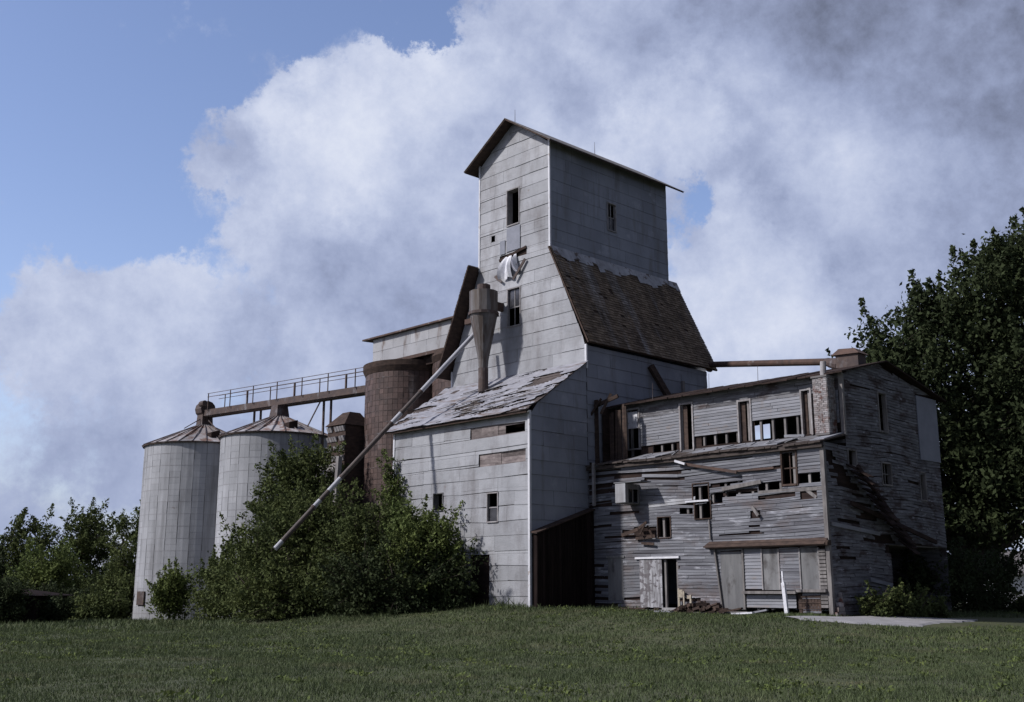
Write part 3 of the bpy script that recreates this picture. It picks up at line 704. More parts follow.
# ledge: what is left of the roof between the storeys
m = MB()
n = 44
for i in range(n):
    x0, x1 = .1 + i * (MX - .05) / n, .1 + (i + 1) * (MX - .05) / n - .01
    e0 = LY - .22 - random.uniform(0, .06); z = 6.86 + .03 * math.sin(i * .3) - random.uniform(0, .02)
    if random.random() < .06: e0 += .25
    m.hexa([(x0, e0, z), (x1, e0, z), (x1, UY - .02, z + .42), (x0, UY - .02, z + .42), (x0, e0, z + .06), (x1, e0, z + .06), (x1, UY - .02, z + .48), (x0, UY - .02, z + .48)])
m.box(.05, MX + .05, LY - .16, LY - .03, 6.70, 6.85)
m.build('ledge', mat('greyed timber edge', (.095, .078, .072), (.05, .042, .04), scale=(3, 3, 8), rnd=.25, rough=.95, spec=.08), K)
m = MB()
for x0, x1, s_ in ((2.0, 3.1, .2), (3.15, 3.6, .9), (5.5, 6.6, .4), (6.9, 9.5, .3), (10.9, 11.5, .9)):
    m.hexa([(x0, LY + .2, 7.01), (x1, LY + .2, 7.01), (x1, UY - .05, 7.36), (x0, UY - .05, 7.36), (x0, LY + .2, 7.05), (x1, LY + .2, 7.05), (x1, UY - .05, 7.41), (x0, UY - .05, 7.41)], s_)
for i in range(18):
    x = random.uniform(2, 10.6); m.beam((x, LY + random.uniform(.2, 1), 7.1), (x + random.uniform(.3, 1.1), LY + random.uniform(.2, 1), 7.16 + random.uniform(0, .1)), .08, .03)
m.beam((9.6, 4.2, 7.35), (10.4, 4.3, 7.3), .1, .1, r=1)
m.build('ledge_boards', M_WHITE_CLAP, K)
# end wall
def ext_end_low(z): return (LY, 12.9)
def ext_end_up(z):
    lo, hi = UY, 12.9
    if z > 9.7: lo = UY + (z - 9.7) / .27 * 1.0
    if z > 9.55: hi = 12.9 - (z - 9.55) / .19
    return (lo, max(lo, hi))
we1 = (7.96, 8.54, 7.74, 9.24); we2 = (7.87, 8.55, 5.64, 6.45); we3 = (11.0, 11.42, 5.2, 6.3); we4 = (5.35, 5.9, 6.2, 6.75); bay = (8.1, 12.9, .5, 3.35)
HE = [we1, we2, we3, we4, bay]
wav = lambda x, z: .05 * math.sin(x * 1.1 + z * .7) + .02 * math.sin(x * 3.3)
m = MB()
siding(m, ME, 6.9, 10.5, .12, ext_end_up, HE + [(11.15, 12.9, 6.85, 9.6)], seg=1.3, lap=.02, gap=.006, tilt=.006, warp=.006, skip=lambda s, z: random.random() < .010, sag=wav)
siding(m, ME, .75, 6.9, .12, ext_end_low, HE, seg=1.2, lap=.02, gap=.006, tilt=.016, warp=.014, skip=lambda s, z: random.random() < (.04 if z < 5 else .012) or abs((z - 5.9) + (s - 4.6) * .78) < .28, sag=wav)
m.build('end_siding', M_CLAP_SIDE, K)
m = MB()
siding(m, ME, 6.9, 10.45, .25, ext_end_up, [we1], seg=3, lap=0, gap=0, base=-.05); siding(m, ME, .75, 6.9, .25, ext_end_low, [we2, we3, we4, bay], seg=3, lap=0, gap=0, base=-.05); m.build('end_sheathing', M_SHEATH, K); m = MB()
siding(m, back(12.9), .75, 9.5, .4, rect(0, MX), [(2.5, 3.35, 8.7, 9.45)], seg=4, lap=0, gap=0); m.build('rear_wall', M_CLAP_SIDE, K); m = MB()
siding(m, west(0), 6.0, 9.6, .4, rect(LY + .9, 12.9), [], seg=4, lap=0, gap=0, base=-.1)
m.build('tower_end_wall', M_SHEATH, K)
for q, nm in ((we1, 1), (we2, 2), (we3, 1), (we4, 1)): window(K, ME, *q, w=.06, depth=.14, bars=(nm, nm), fr=M_GREYWOOD)
m = MB(); m.pbox(ME, 11.15, 12.92, 6.85, 9.52, .02, .06); m.build('end_sheet', mat('pale grey sheet', (.27, .28, .33), (.22, .228, .27), scale=(1.2, 1.2, 1.2), rnd=.05), K)
m = MB()
m.box(MX - .12, MX + .04, UY - .04, UY + .1, 7.3, 9.7); m.box(MX - .12, MX + .04, LY - .04, LY + .1, .75, 6.72)
for i in range(16): z = 1.0 + i * .13; m.box(MX - .42 + random.uniform(-.03, .03), MX - .13, LY - .05 - random.uniform(0, .03), LY + .02, z, z + .1)
m.build('corner_board', M_GREYWOOD, K)
# mill roof
m = MB()
y0, yr, y1 = UY - .42, 8.4, 13.45; z0_, zr, z1_ = 9.62, 10.52, 9.48
for i in range(30):
    x0, x1 = -.02 + i * (MX + .32) / 30, -.02 + (i + 1) * (MX + .32) / 30 - .004
    e = random.uniform(-.05, .04); dz = random.uniform(-.012, .012)
    for (ya, za, yb, zb) in ((y0 + e, z0_, yr, zr), (yr, zr, y1 + e, z1_)):
        m.hexa([(x0, ya, za + dz), (x1, ya, za + dz), (x1, yb, zb + dz), (x0, yb, zb + dz), (x0, ya, za + .06 + dz), (x1, ya, za + .06 + dz), (x1, yb, zb + .06 + dz), (x0, yb, zb + .06 + dz)])
RF = m.build('roof', M_SHEATH, K)
for x in (2.6, 5.6, 8.0): m = MB(); m.tube((x, 5.0, 9.7), (x + .02, 5.0, 10.45), .012, .008, 5); m.build('lightning_rod', M_DKRUST, RF)
m = MB()                                   # brick chimney
for i in range(28):
    z = 7.38 + i * .076; o_ = .08 if i % 2 else 0
    for a, b in ((10.670, 10.670 + .16 + o_), (10.840 + o_, 11.020 + o_), (11.030 + o_, 11.260)):
        j = random.uniform(-.008, .008); m.box(a, b - .012, 4.62 + j, 4.62 + .14, z, z + .066)
        j = random.uniform(-.008, .008)
    for a, b in ((4.64, 4.86), (4.87, 5.06), (5.07, 5.2)):
        m.box(11.260, 11.275 + random.uniform(0, .01), a, b - .012, z, z + .066); m.box(10.655, 10.670, a, b - .012, z, z + .066)
CH = m.build('chimney', M_BRICK, RF)
m = MB(); m.box(10.665, 11.262, 4.632, 5.2, 7.3, 9.5); m.box(10.620, 11.300, 4.58, 5.24, 9.5, 9.57); m.build('mortar_core', M_MORTAR, CH)
m = MB(); m.tube((10.980, 4.9, 9.55), (11.020, 4.9, 10.15), .12, .11, 12); m.build('stovepipe', M_FRAME, CH)
# lower front joinery
window(K, ML, *holes_low['wtop'], w=.07, bars=(2, 2), fr=M_BROWN, depth=.1)
for k in ('win2', 'win1', 'win1c'): window(K, ML, *holes_low[k], w=.04, fr=M_BROWN, depth=.14)
m = MB(); m.pbox(ML, 5.3, 6.42, 5.03, 5.10, 0, .09); m.build('window_sill', M_TRIM, K)
m = MB(); m.pbox(ML, *holes_low['blind'], -.03, .015); m.pbox(ML, 1.0, 2.0, 2.94, 3.03, 0, .05); m.build('boarded_doorway', M_BOARDUP, K, label='grey boarded doorway beside the dark lean-to')
m = MB()
for i in range(7): x0 = 2.82 + i * .166; m.pbox(ML, x0, x0 + .16, .9 + random.uniform(0, .04), 2.84, .01, .05)
dl = m.build('sliding_door', M_PEELDOOR, K, label='streaky whitewashed board door')
m = MB(); m.pbox(ML, 2.62, 4.88, 2.86, 2.94, .02, .10); m.build('door_track', M_WHITE, dl)
m = MB(); m.pbox(ML, 3.98, 4.80, .82, .93, -.1, .12); m.build('doorstep', M_CONC, K)
m = MB(); m.pbox(ML, 6.85, 7.82, .9, 3.05, -.03, .02); m.build('plank_door', M_BOARDUP, K, label='tall grey boarded door under the rusty hood')
m = MB(); m.beam((6.62, LY - .05, 3.2), (6.9, LY - .05, .85), .06, .13, up=(0, 1, 0)); m.pbox(ML, 7.84, 7.92, .9, 3.12, 0, .06); m.build('door_jamb', M_GREYWOOD, K)
for q in ('bw1', 'bw2'):
    m = MB(); m.pbox(ML, *holes_low[q], -.04, .0); o = m.build('boarded_window', M_BOARDUP, K)
    s0, s1, z0, z1 = holes_low[q]; m = MB(); m.pbox(ML, s0 - .05, s0, z0, z1, -.02, .045); m.pbox(ML, s1, s1 + .05, z0, z1, -.02, .045); m.build('frame', M_FRAME, o)
m = MB(); m.pbox(ML, 6.32, MX + .1, 3.18, 3.30, 0, .26); m.pbox(ML, 6.32, MX + .1, 3.30, 3.36, 0, .20)
m.hexa([ML(6.25, 3.22, .3), ML(MX, 3.22, .3), ML(MX, 3.42, .02), ML(6.35, 3.42, .02), ML(6.25, 3.26, .3), ML(MX, 3.26, .3), ML(MX, 3.46, .02), ML(6.35, 3.46, .02)])
m.build('hood', M_BROWN, K, label='brown timber hood over the boarded bay')
m = MB(); m.pbox(ML, 7.88, 10.2, 1.48, 1.58, 0, .22); m.pbox(ML, 10.2, 11.4, 1.54, 1.64, 0, .18); m.build('counter_shelf', M_GREYWOOD, K)
m = MB()
for i in range(7): x0 = 10.2 + i * .13; m.pbox(ML, x0, x0 + .115, .8, 1.5, -.02, .01)
for i in range(3): m.pbox(ML, 10.2, 11.1, .95 + i * .2, 1.0 + i * .2, .01, .03)
m.build('skirt_boards', M_BROWN, K)
# splintered boards by the small window
m = MB()
for p, q, w in (((1.95, 3.5, 3.86), (3.0, 3.3, 4.06), .14), ((2.9, 3.45, 4.1), (3.5, 3.25, 4.32), .12), ((3.1, 3.3, 3.85), (3.45, 3.2, 4.25), .10), ((2.7, 3.5, 3.7), (3.8, 3.4, 3.75), .12),
                ((3.45, 3.35, 4.2), (3.7, 3.4, 3.7), .09), ((3.0, 3.5, 3.5), (3.7, 3.45, 3.45), .1)):
    m.beam(p, q, .03, w)
m.build('splintered_boards', M_BROWN, K)
m = MB()
for p, q, w in (((5.1, 3.5, 6.62), (7.9, 3.4, 6.05), .11), ((7.6, 3.5, 6.1), (9.5, 3.5, 6.1), .08)): m.beam(p, q, .06, w)
m.build('fallen_gutter', M_RUST, K)
m = MB(); m.beam((4.95, 3.38, 6.72), (5.45, 3.38, 6.56), .08, .09); m.build('gutter_end', M_TRIM, K)
m = MB(); m.beam((6.42, 3.52, 4.3), (6.45, 3.52, 3.55), .05, .06, up=(0, 1, 0)); m.build('loose_lath', M_GREYWOOD, K); m = MB(); m.beam((8.45, 3.5, 4.7), (8.75, 3.44, 4.35), .06, .12); m.build('loose_lath', M_GREYWOOD, K); m = MB(); m.beam((7.1, 3.52, 5.45), (8.9, 3.5, 5.62), .06, .14)
m.build('loose_lath', M_GREYWOOD, K)
# white hatch box hung on the wall
m = MB(); m.box(2.36, 2.90, 2.66, 2.70, 5.14, 5.92); HB = m.build('hatch_box', M_TIN, K, label='white boxed-out hatch under the ledge')
m = MB(); m.box(2.86, 2.9, 2.70, 2.86, 5.14, 5.92); m.box(2.86, 2.9, 3.48, 3.58, 5.14, 5.92); m.box(2.86, 2.9, 2.86, 3.48, 5.70, 5.92); m.box(2.36, 2.86, 2.70, 3.58, 5.10, 5.14); m.box(2.36, 2.40, 2.70, 3.58, 5.14, 5.92); m.box(2.86, 2.895, 3.12, 3.18, 5.14, 5.70); m.build('box_casing', M_GREYWOOD, HB)
m = MB(); m.box(2.30, 3.75, 2.64, 3.3, 5.94, 5.98); m.build('box_lid', M_WHITE_CLAP, HB)
# collapsed lean-to roof on the end wall
m = MB()
for i in range(14):
    t = i / 13; y = 5.3 + 3.6 * t; z = 6.2 - 2.65 * t
    m.beam((MX + .02, y, z), (MX + .75 + random.uniform(-.15, .25), y - .15 + random.uniform(-.15, .15), z - .5 + random.uniform(-.12, .1)), .32, .04)
m.beam((MX + .45, 5.2, 6.1), (MX + .5, 9.1, 3.25), .1, .14); m.beam((MX + .2, 5.0, 4.75), (MX + .25, 11.5, 3.5), .08, .16)
m.build('collapsed_awning', M_SHEATH, K)
m = MB(); m.beam((MX + .06, 3.8, 3.95), (MX + .08, 7.2, 3.7), .05, .14); m.build('loose_board', M_WHITE_CLAP, K); m = MB(); m.beam((MX + .06, 6.3, 2.0), (MX + .07, 7.9, 1.8), .04, .14); m.build('loose_board', M_WHITE_CLAP, K)
m = MB()
for i in range(5): z = .7 + i * .17; m.box(MX - .02, MX + .16, 3.62 + .1 * i, 4.2 - .05 * i, z, z + .15)
m.build('stone_footing', M_BRICK, K)

# ------------------------------------------------------------------ dark board lean-to against the annex side
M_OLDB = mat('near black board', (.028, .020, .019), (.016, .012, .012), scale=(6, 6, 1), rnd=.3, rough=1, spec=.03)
LT = thing('board_shed', 'low dark board shed with a slanting top between annex and mill', 'shed', (.35, 1.9, .95))
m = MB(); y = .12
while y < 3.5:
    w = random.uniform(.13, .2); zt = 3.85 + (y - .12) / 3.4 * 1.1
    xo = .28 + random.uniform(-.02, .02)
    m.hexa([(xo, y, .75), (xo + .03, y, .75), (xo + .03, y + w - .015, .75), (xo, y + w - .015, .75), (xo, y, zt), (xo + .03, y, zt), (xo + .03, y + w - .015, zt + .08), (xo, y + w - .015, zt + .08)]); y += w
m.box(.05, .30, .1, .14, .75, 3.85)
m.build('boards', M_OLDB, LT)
m = MB(); m.hexa([(.03, .0, 3.92), (.40, .0, 3.86), (.40, 3.58, 4.99), (.03, 3.58, 5.05), (.03, .0, 3.97), (.40, .0, 3.91), (.40, 3.58, 5.04), (.03, 3.58, 5.10)]); m.build('roof', M_BROWN, LT)
m = MB(); m.box(.5, .6, 3.3, 3.42, 5.15, 7.0); m.build('downpipe', M_FRAME, LT)

# ------------------------------------------------------------------ cyclone dust collector
CX, CY = -5.46, 2.35
C_ = thing('dust_collector', 'rust streaked metal cyclone cone standing on the annex roof', 'dust collector', (CX, CY, 10.7))
def lathe(prof, n=20, fl=False):
    m = MB()
    for (z0, r0), (z1, r1) in zip(prof, prof[1:]):
        for k in range(n):
            a, b = 2 * math.pi * k / n, 2 * math.pi * (k + 1) / n
            m.face([(CX + r0 * math.cos(a), CY + r0 * math.sin(a), z0), (CX + r0 * math.cos(b), CY + r0 * math.sin(b), z0), (CX + r1 * math.cos(b), CY + r1 * math.sin(b), z1), (CX + r1 * math.cos(a), CY + r1 * math.sin(a), z1)], ((k * 7) % n) / n)
    return m
lathe([(14.55, .70), (15.65, .70), (15.72, .3)], 12).build('drum', M_CYC, C_)
lathe([(11.9, .22), (12.3, .25), (14.55, .68)], 16).build('cone', M_CYC, C_)
lathe([(10.75, .24), (11.9, .24)], 14).build('outlet_pipe', M_DKRUST, C_)
lathe([(14.48, .74), (14.62, .74)], 14).build('band', M_DKRUST, C_)
lathe([(15.7, .32), (16.0, .32), (16.02, .02)], 14).build('cap', M_DKRUST, C_)
m = MB(); m.box(CX - 1.6, CX - .6, CY + .2, CY + .5, 14.35, 14.6); m.build('inlet_duct', M_RUST, C_); m = MB(); m.box(CX - .1, CX + .1, CY + .6, FY, 14.9, 15.3)
m.build('inlet_duct', M_RUST, C_)

# ------------------------------------------------------------------ long spout
P0 = Vector((-6.35, 2.55, 13.75)); P1 = Vector(to_site(-9.9, 47.0, 3.3))
SP = thing('grain_spout', 'long half rusted spout pipe slanting down from the tower over the bushes', 'pipe', (P0.x, P0.y, P0.z))
def seg_pipe(t0, t1, nm, mt, r=.105):
    m = MB(); m.tube(P0.lerp(P1, t0), P0.lerp(P1, t1), r, r, 14); m.build(nm, mt, SP)
M_BRIGHT = mat('bright galvanised tube', (.42, .42, .45), (.33, .33, .36), scale=(3, 3, 3), rnd=0, rough=.45, spec=.5)
M_DARKTUBE = mat('weathered tube', (.095, .072, .062), (.055, .043, .04), scale=(3, 3, 3), rnd=0, rough=.6, spec=.4)
for a, b, mt in ((0, .30, M_BRIGHT), (.30, .40, M_DARKTUBE), (.40, .455, M_BRIGHT), (.455, .70, M_DARKTUBE), (.70, .76, M_BRIGHT), (.76, .80, M_DARKTUBE), (.80, .83, M_BRIGHT), (.83, .97, M_DARKTUBE), (.97, 1.0, M_BRIGHT)):
    seg_pipe(a, b, 'pipe_section', mt)
for t in (.30, .40, .455, .70, .83): seg_pipe(t - .004, t + .004, 'coupling', M_DKRUST, .125)
q = Vector(to_site(-8.75, 54.0)); qt = Vector(to_site(-8.45, 54.0))
m = MB(); m.beam((q.x, q.y, .1), (qt.x, qt.y, 8.0), .22, .22, up=(0, 1, 0)); tag(m.build('prop_post', M_GREYWOOD, None, base=(q.x, q.y, .1)), 'grey timber post standing behind the long spout above the bushes', 'post')

# ------------------------------------------------------------------ tile tanks and gallery
def tile_tank(x, y, R, ztop, label):
    t = thing('tile_silo', label, 'silo', (x, y, .5), 'brown tile silos behind the annex')
    m = MB(); n = 54; h = .31; rows = int((ztop - .3) / h)
    for i in range(rows):
        z0, z1 = ztop - (i + 1) * h + .012, ztop - i * h
        for k in range(n):
            a, b = 2 * math.pi * (k + .03) / n, 2 * math.pi * (k + .97) / n; rr = R + random.uniform(-.004, .012)
            m.face([(x + rr * math.cos(a), y + rr * math.sin(a), z0), (x + rr * math.cos(b), y + rr * math.sin(b), z0), (x + rr * math.cos(b), y + rr * math.sin(b), z1), (x + rr * math.cos(a), y + rr * math.sin(a), z1)])
    w = m.build('wall', M_TILE, t)
    m = MB(); m.tube((x, y, .3), (x, y, ztop - .02), R - .02, R - .02, 54); m.build('mortar', mat('tile mortar', (.06, .045, .04), (.045, .035, .032), rnd=0), w)
    m = MB()
    for i in range(0, rows, 2):
        z = ztop - i * h - .02; m.tube((x, y, z), (x, y, z + .03), R + .02, R + .02, 54, caps=False)
    m.build('hoops', M_DKRUST, t)
    m = MB(); m.tube((x, y, ztop), (x, y, ztop + .3), R + .16, R + .16, 54); m.tube((x, y, ztop - .3), (x, y, ztop), R + .02, R + .16, 54, caps=False); m.build('rim', M_BROWN, t)
tile_tank(-16.1, 6.4, 2.5, 13.7, 'brown tile silo touched by the walkway, left of the annex')
tile_tank(-11.75, 7.7, 2.5, 14.0, 'brown tile silo mostly hidden behind the tower and annex')
GA = thing('silo_gallery', 'pale tin gallery on top of the brown tile silos beside the tower', 'gallery', (-14, 6.6, 14.3))
G_ = front(5.2)
m = MB(); siding(m, G_, 14.28, 15.78, .75, rect(-18.05, -9.2), [], seg=1.9, lap=.015, gap=.006, tilt=.006); GM = mat('rust bled tin', (.36, .36, .38), (.28, .28, .295), scale=(.7, .7, .5), rnd=.09, stain=(.15, .12, .11), stain_scale=(1.4, 1.4, .35), stain_lo=.56, stain_hi=.66, rough=.7); m.build('siding', GM, GA); m = MB(); siding(m, back(8.4), 14.28, 15.78, .75, rect(-18.05, -9.2), [], seg=1.9, lap=.015)
siding(m, west(-18.05), 14.28, 15.78, .75, rect(5.2, 8.4), [], seg=1.9, lap=.015); m.build('siding', GM, GA)
m = MB(); m.box(-18.04, -9.2, 5.26, 8.36, 14.2, 14.28); m.box(-18.1, -9.2, 5.12, 5.2, 14.14, 14.32); m.build('floor', M_RUST, GA)
m = MB(); m.hexa([(-18.8, 4.95, 15.78), (-9.2, 4.95, 15.78), (-9.2, 8.7, 15.95), (-18.8, 8.7, 15.95), (-18.8, 4.95, 15.87), (-9.2, 4.95, 15.87), (-9.2, 8.7, 16.05), (-18.8, 8.7, 16.05)]); m.build('roof', M_RUST, GA)
m = MB(); siding(m, front(6.5), 12.2, 14.2, .3, rect(-13.9, -9.3), [], seg=3, lap=0, gap=.01); m.box(-13.9, -9.3, 5.5, 5.6, 13.7, 14.2); m.build('under_boarding', M_SHEATH, GA)

# ------------------------------------------------------------------ pale silos (world positions)
def stave_silo(wx, wy, R, ztop, zap, label, hatch=False, seed=1, nub=True):
    random.seed(seed)
    x, y, _ = to_site(wx, wy); zb = ground_z(wx, wy) - .3
    t = thing('stave_silo', label, 'silo', (x, y, zb), 'pale stave silos')
    m = MB(); n = 30; h = .76; rows = int((ztop - zb) / h) + 1
    for i in range(rows):
        for k in range(n):
            rr = R + random.uniform(-.004, .004); rv = random.random(); st = .38 if k % 2 else 0
            z0, z1 = ztop - (i + 1) * h + .004 - st, min(ztop - i * h - .004 - st, ztop)
            if i == 0: z1 = ztop
            e_ = random.choice((.008, .012, .03)); 
            for s0, s1 in ((e_, .5), (.5, 1 - e_)):
                a, b = 2 * math.pi * (k + s0) / n, 2 * math.pi * (k + s1) / n
                m.face([(x + rr * math.cos(a), y + rr * math.sin(a), z0), (x + rr * math.cos(b), y + rr * math.sin(b), z0), (x + rr * math.cos(b), y + rr * math.sin(b), z1), (x + rr * math.cos(a), y + rr * math.sin(a), z1)], rv)
    w = m.build('wall', M_SILO, t)
    m = MB(); m.tube((x, y, zb), (x, y, ztop - .01), R - .018, R - .018, 60); m.build('joint_fill', M_SILOGAP, w)
    m = MB()
    for i in range(rows):
        z = ztop - i * h; m.tube((x, y, z - .012), (x, y, z + .012), R + .006, R + .006, 60, caps=False)
    m.build('hoops', mat('hoop steel', (.30, .30, .32), (.22, .21, .22), rnd=0), t)
    # conical roof of radial sheets
    m = MB(); n = 28
    for k in range(n):
        a, b = 2 * math.pi * k / n, 2 * math.pi * (k + .97) / n
        rv = random.choice((.0, .2, .5, .8, 1.0, 1.0)); last = None
        for (r0, z0), (r1, z1) in (((R + .18, ztop - .02), (R * .55, ztop + (zap - ztop) * .48)), ((R * .55, ztop + (zap - ztop) * .48), (.35, zap))):
            m.face([(x + r0 * math.cos(a), y + r0 * math.sin(a), z0), (x + r0 * math.cos(b), y + r0 * math.sin(b), z0), (x + r1 * math.cos(b), y + r1 * math.sin(b), z1), (x + r1 * math.cos(a), y + r1 * math.sin(a), z1)], rv)
        m.beam((x + (R + .18) * math.cos(a), y + (R + .18) * math.sin(a), ztop), (x + .35 * math.cos(a), y + .35 * math.sin(a), zap + .02), .05, .06, r=.2)
    rf = m.build('roof', M_SILOROOF, t)
    m = MB(); m.tube((x, y, ztop - .10), (x, y, ztop), R + .12, R + .17, 60, caps=False); m.build('eave_band', M_DKRUST, rf)
    m = MB(); ang = math.atan2(-1, .25) - ROT + .25; r0 = R * .72; hz = ztop + (zap - ztop) * .3
    hx, hy = x + r0 * math.cos(ang), y + r0 * math.sin(ang); m.hexa([(hx - .3, hy - .3, hz - .1), (hx + .3, hy - .3, hz - .1), (hx + .3, hy + .3, hz - .1), (hx - .3, hy + .3, hz - .1), (hx - .3, hy - .3, hz + .22), (hx + .3, hy - .3, hz + .22), (hx + .3, hy + .3, hz + .42), (hx - .3, hy + .3, hz + .42)])
    m.build('roof_hatch', M_SHEATH, rf)
    if hatch:
        d = Vector((-.68, -.73, 0)); c0 = Vector((wx, wy, 0)) + d.normalized() * (R + .02)
        s = to_site(c0.x, c0.y); dv = Vector((d.normalized().dot(XD), d.normalized().dot(YD), 0)); tn = Vector((-dv.y, dv.x, 0)); m = MB()
        z0, z1 = .72, 1.55; p = Vector((s[0], s[1], 0))
        P = [p + tn * .42 - dv * .1, p - tn * .42 - dv * .1, p - tn * .42 + dv * .06, p + tn * .42 + dv * .06]
        m.hexa([tuple(q + Vector((0, 0, z0))) for q in P] + [tuple(q + Vector((0, 0, z1))) for q in P]); m.build('hatch_door', M_DKRUST, t)
    return x, y
RSx, RSy = stave_silo(-14.45, 68, 3.43, 10.75, 12.15, 'pale stave silo nearer the tower, half covered by bushes', seed=3)
LSx, LSy = stave_silo(-20.6, 73.5, 3.70, 10.85, 12.4, 'pale stave silo farthest left with a small dark hatch at its foot', hatch=True, seed=4)
random.seed(11)
# ------------------------------------------------------------------ walkway with conveyor
WA = Vector((LSx, LSy, 13.15)); WB = Vector((-18.3, 5.6, 13.0))
wd = (WB - WA).normalized(); wn_ = Vector((-wd.y, wd.x, 0))
CW = thing('conveyor_walkway', 'rusty conveyor bridge with thin handrails running above the pale silos', 'conveyor', tuple(WA))
m = MB(); m.beam(WA + wd * .4, WB, .75, .40); m.beam(WA + wd * .4 + Vector((0, 0, -.22)), WB + Vector((0, 0, -.22)), .55, .08); m.build('trough', M_DKRUST, CW)
LN = (WB - WA).length
for sgn in (-1, 1):
    m = MB()
    for h in (1.05, .82): m.beam(WA + wd * .8 + wn_ * .45 * sgn + Vector((0, 0, .2 + h)), WB + wn_ * .45 * sgn + Vector((0, 0, .2 + h)), .032, .032)
    m.build('handrail', M_DKRUST, CW)
    for k in range(7):
        p = WA + wd * (.9 + (k + .25 * (sgn > 0)) * (LN - 1.4) / 6.3) + wn_ * .45 * sgn
        m = MB(); w = .10 if sgn > 0 and k % 2 else .05; m.beam(p + Vector((0, 0, .1)), p + Vector((0, 0, 1.27)), w, w); m.build('rail_post', M_DKRUST, CW)
for t, zb in ((.30, 11.2), (.34, 11.2), (.71, 7), (.75, 7)):
    p = WA + wd * LN * t; m = MB(); m.beam(p + wn_ * .3 + Vector((0, 0, -.1)), Vector((p.x, p.y, zb)) + wn_ * .3, .11, .11); m.build('support_post', M_DKRUST, CW)
m = MB(); p = WA + wd * LN * .71; q = WA + wd * LN * .60; m.beam(p + Vector((0, 0, -.3)), Vector((q.x, q.y, 10.4)), .06, .06); m.build('brace', M_DKRUST, CW)
for (x, y), zt, nm in (((LSx, LSy), 13.9, 'end_head'), ((RSx, RSy), 13.1, 'drop_spout')):
    m = MB(); w = .42 if nm == 'end_head' else .45
    m.hexa([(x - w, y - w, 12.1), (x + w, y - w, 12.1), (x + w, y + w, 12.1), (x - w, y + w, 12.1), (x - w * .8, y - w * .8, zt - .3), (x + w * .8, y - w * .8, zt - .3), (x + w * .8, y + w * .8, zt - .3), (x - w * .8, y + w * .8, zt - .3)])
    if nm == 'end_head':
        m.tube((x - .4, y, 13.45), (x + .4, y, 13.45), .55, .55, 12); m.tube((x + .2, y - .45, 13.75), (x + .75, y - .45, 13.75), .2, .2, 10)
    m.build(nm, M_DKRUST, CW)
m = MB()
for dx, dy in ((1.6, 0), (-1.3, .4), (.3, -1.6)): m.beam((LSx, LSy, 13.0), (LSx + dx, LSy + dy, 12.0), .05, .05)
m.build('stay', M_DKRUST, CW)

# ------------------------------------------------------------------ louvred leg house
lx, ly, _ = to_site(-9.05, 62.0)
LH = thing('leg_house', 'narrow dark boxed tower with rows of pale slats, left of the tile silo', 'elevator leg', (lx, ly, 0))
m = MB(); m.box(lx - .95, lx + .75, ly - .95, ly + .75, 0, 10.6); m.build('casing', M_BROWN, LH)
m = MB(); z = 8.6
for r in range(4):
    for k in range(7):
        if random.random() < .12: continue
        x0 = lx - .88 + k * .235; m.hexa([(x0, ly - 1.0, z), (x0 + .19, ly - 1.0, z), (x0 + .19, ly - .96, z), (x0, ly - .96, z), (x0, ly - 1.12, z + .26), (x0 + .19, ly - 1.12, z + .26), (x0 + .19, ly - .96, z + .3), (x0, ly - .96, z + .3)])
    z += .55; m.build('slats', M_FRAME, LH); m = MB()
m = MB(); b = [(lx - 1.05, ly - 1.1, 10.6), (lx + .85, ly - 1.1, 10.6), (lx + .85, ly + .85, 10.6), (lx - 1.05, ly + .85, 10.6)]; tp = [(lx - .35, ly - .4, 11.4), (lx + .35, ly - .4, 11.4), (lx + .35, ly + .3, 11.4), (lx - .35, ly + .3, 11.4)]
m.hexa(b + tp); m.build('roof', M_BROWN, LH)
m = MB(); m.hexa([(lx - 1.8, ly - 2.1, 6.9), (lx + .6, ly - 2.1, 6.9), (lx + .6, ly - 1.0, 8.4), (lx - 1.8, ly - 1.0, 8.4), (lx - 1.8, ly - 2.1, 7.0), (lx + .6, ly - 2.1, 7.0), (lx + .6, ly - 1.0, 8.5), (lx - 1.8, ly - 1.0, 8.5)]); m.build('lower_roof', M_GREYWOOD, LH)
m = MB(); m.box(lx - 1.6, lx + .5, ly - 2.0, ly - .96, 0, 6.95); m.build('lower_casing', M_SHEATH, LH)

# ------------------------------------------------------------------ duct and ventilator over the mill roof
DV = thing('roof_duct', 'thin rusty duct bridging from the tower eave to the mill roof', 'duct', (5, 10.6, 12))
m = MB(); m.tube((.15, 12.7, 12.72), (8.9, 8.75, 11.0), .15, .15, 12); m.tube((.0, 12.8, 12.5), (.25, 12.65, 12.72), .2, .15, 10); m.build('tube', M_RUST, DV)
m = MB(); m.tube((8.9, 8.75, 11.0), (9.75, 8.5, 10.7), .16, .30, 12); m.build('hood_end', M_DKRUST, DV)
VT = thing('roof_ventilator', 'rusted box ventilator on the mill ridge at the end of the duct', 'ventilator', (10.25, 8.4, 10.5))
m = MB(); m.hexa([(9.75, 8.1, 10.5), (10.75, 8.1, 10.5), (10.75, 8.75, 10.5), (9.75, 8.75, 10.5), (9.75, 8.1, 11.05), (10.75, 8.1, 11.0), (10.75, 8.75, 11.0), (9.75, 8.75, 11.05)]); m.build('housing', M_DKRUST, VT)
m = MB(); m.hexa([(9.6, 8.0, 11.05), (10.85, 8.0, 11.0), (10.85, 8.85, 11.0), (9.6, 8.85, 11.05), (9.85, 8.2, 11.32), (10.55, 8.2, 11.26), (10.55, 8.65, 11.26), (9.85, 8.65, 11.32)]); m.build('cowl', M_RUST, VT)

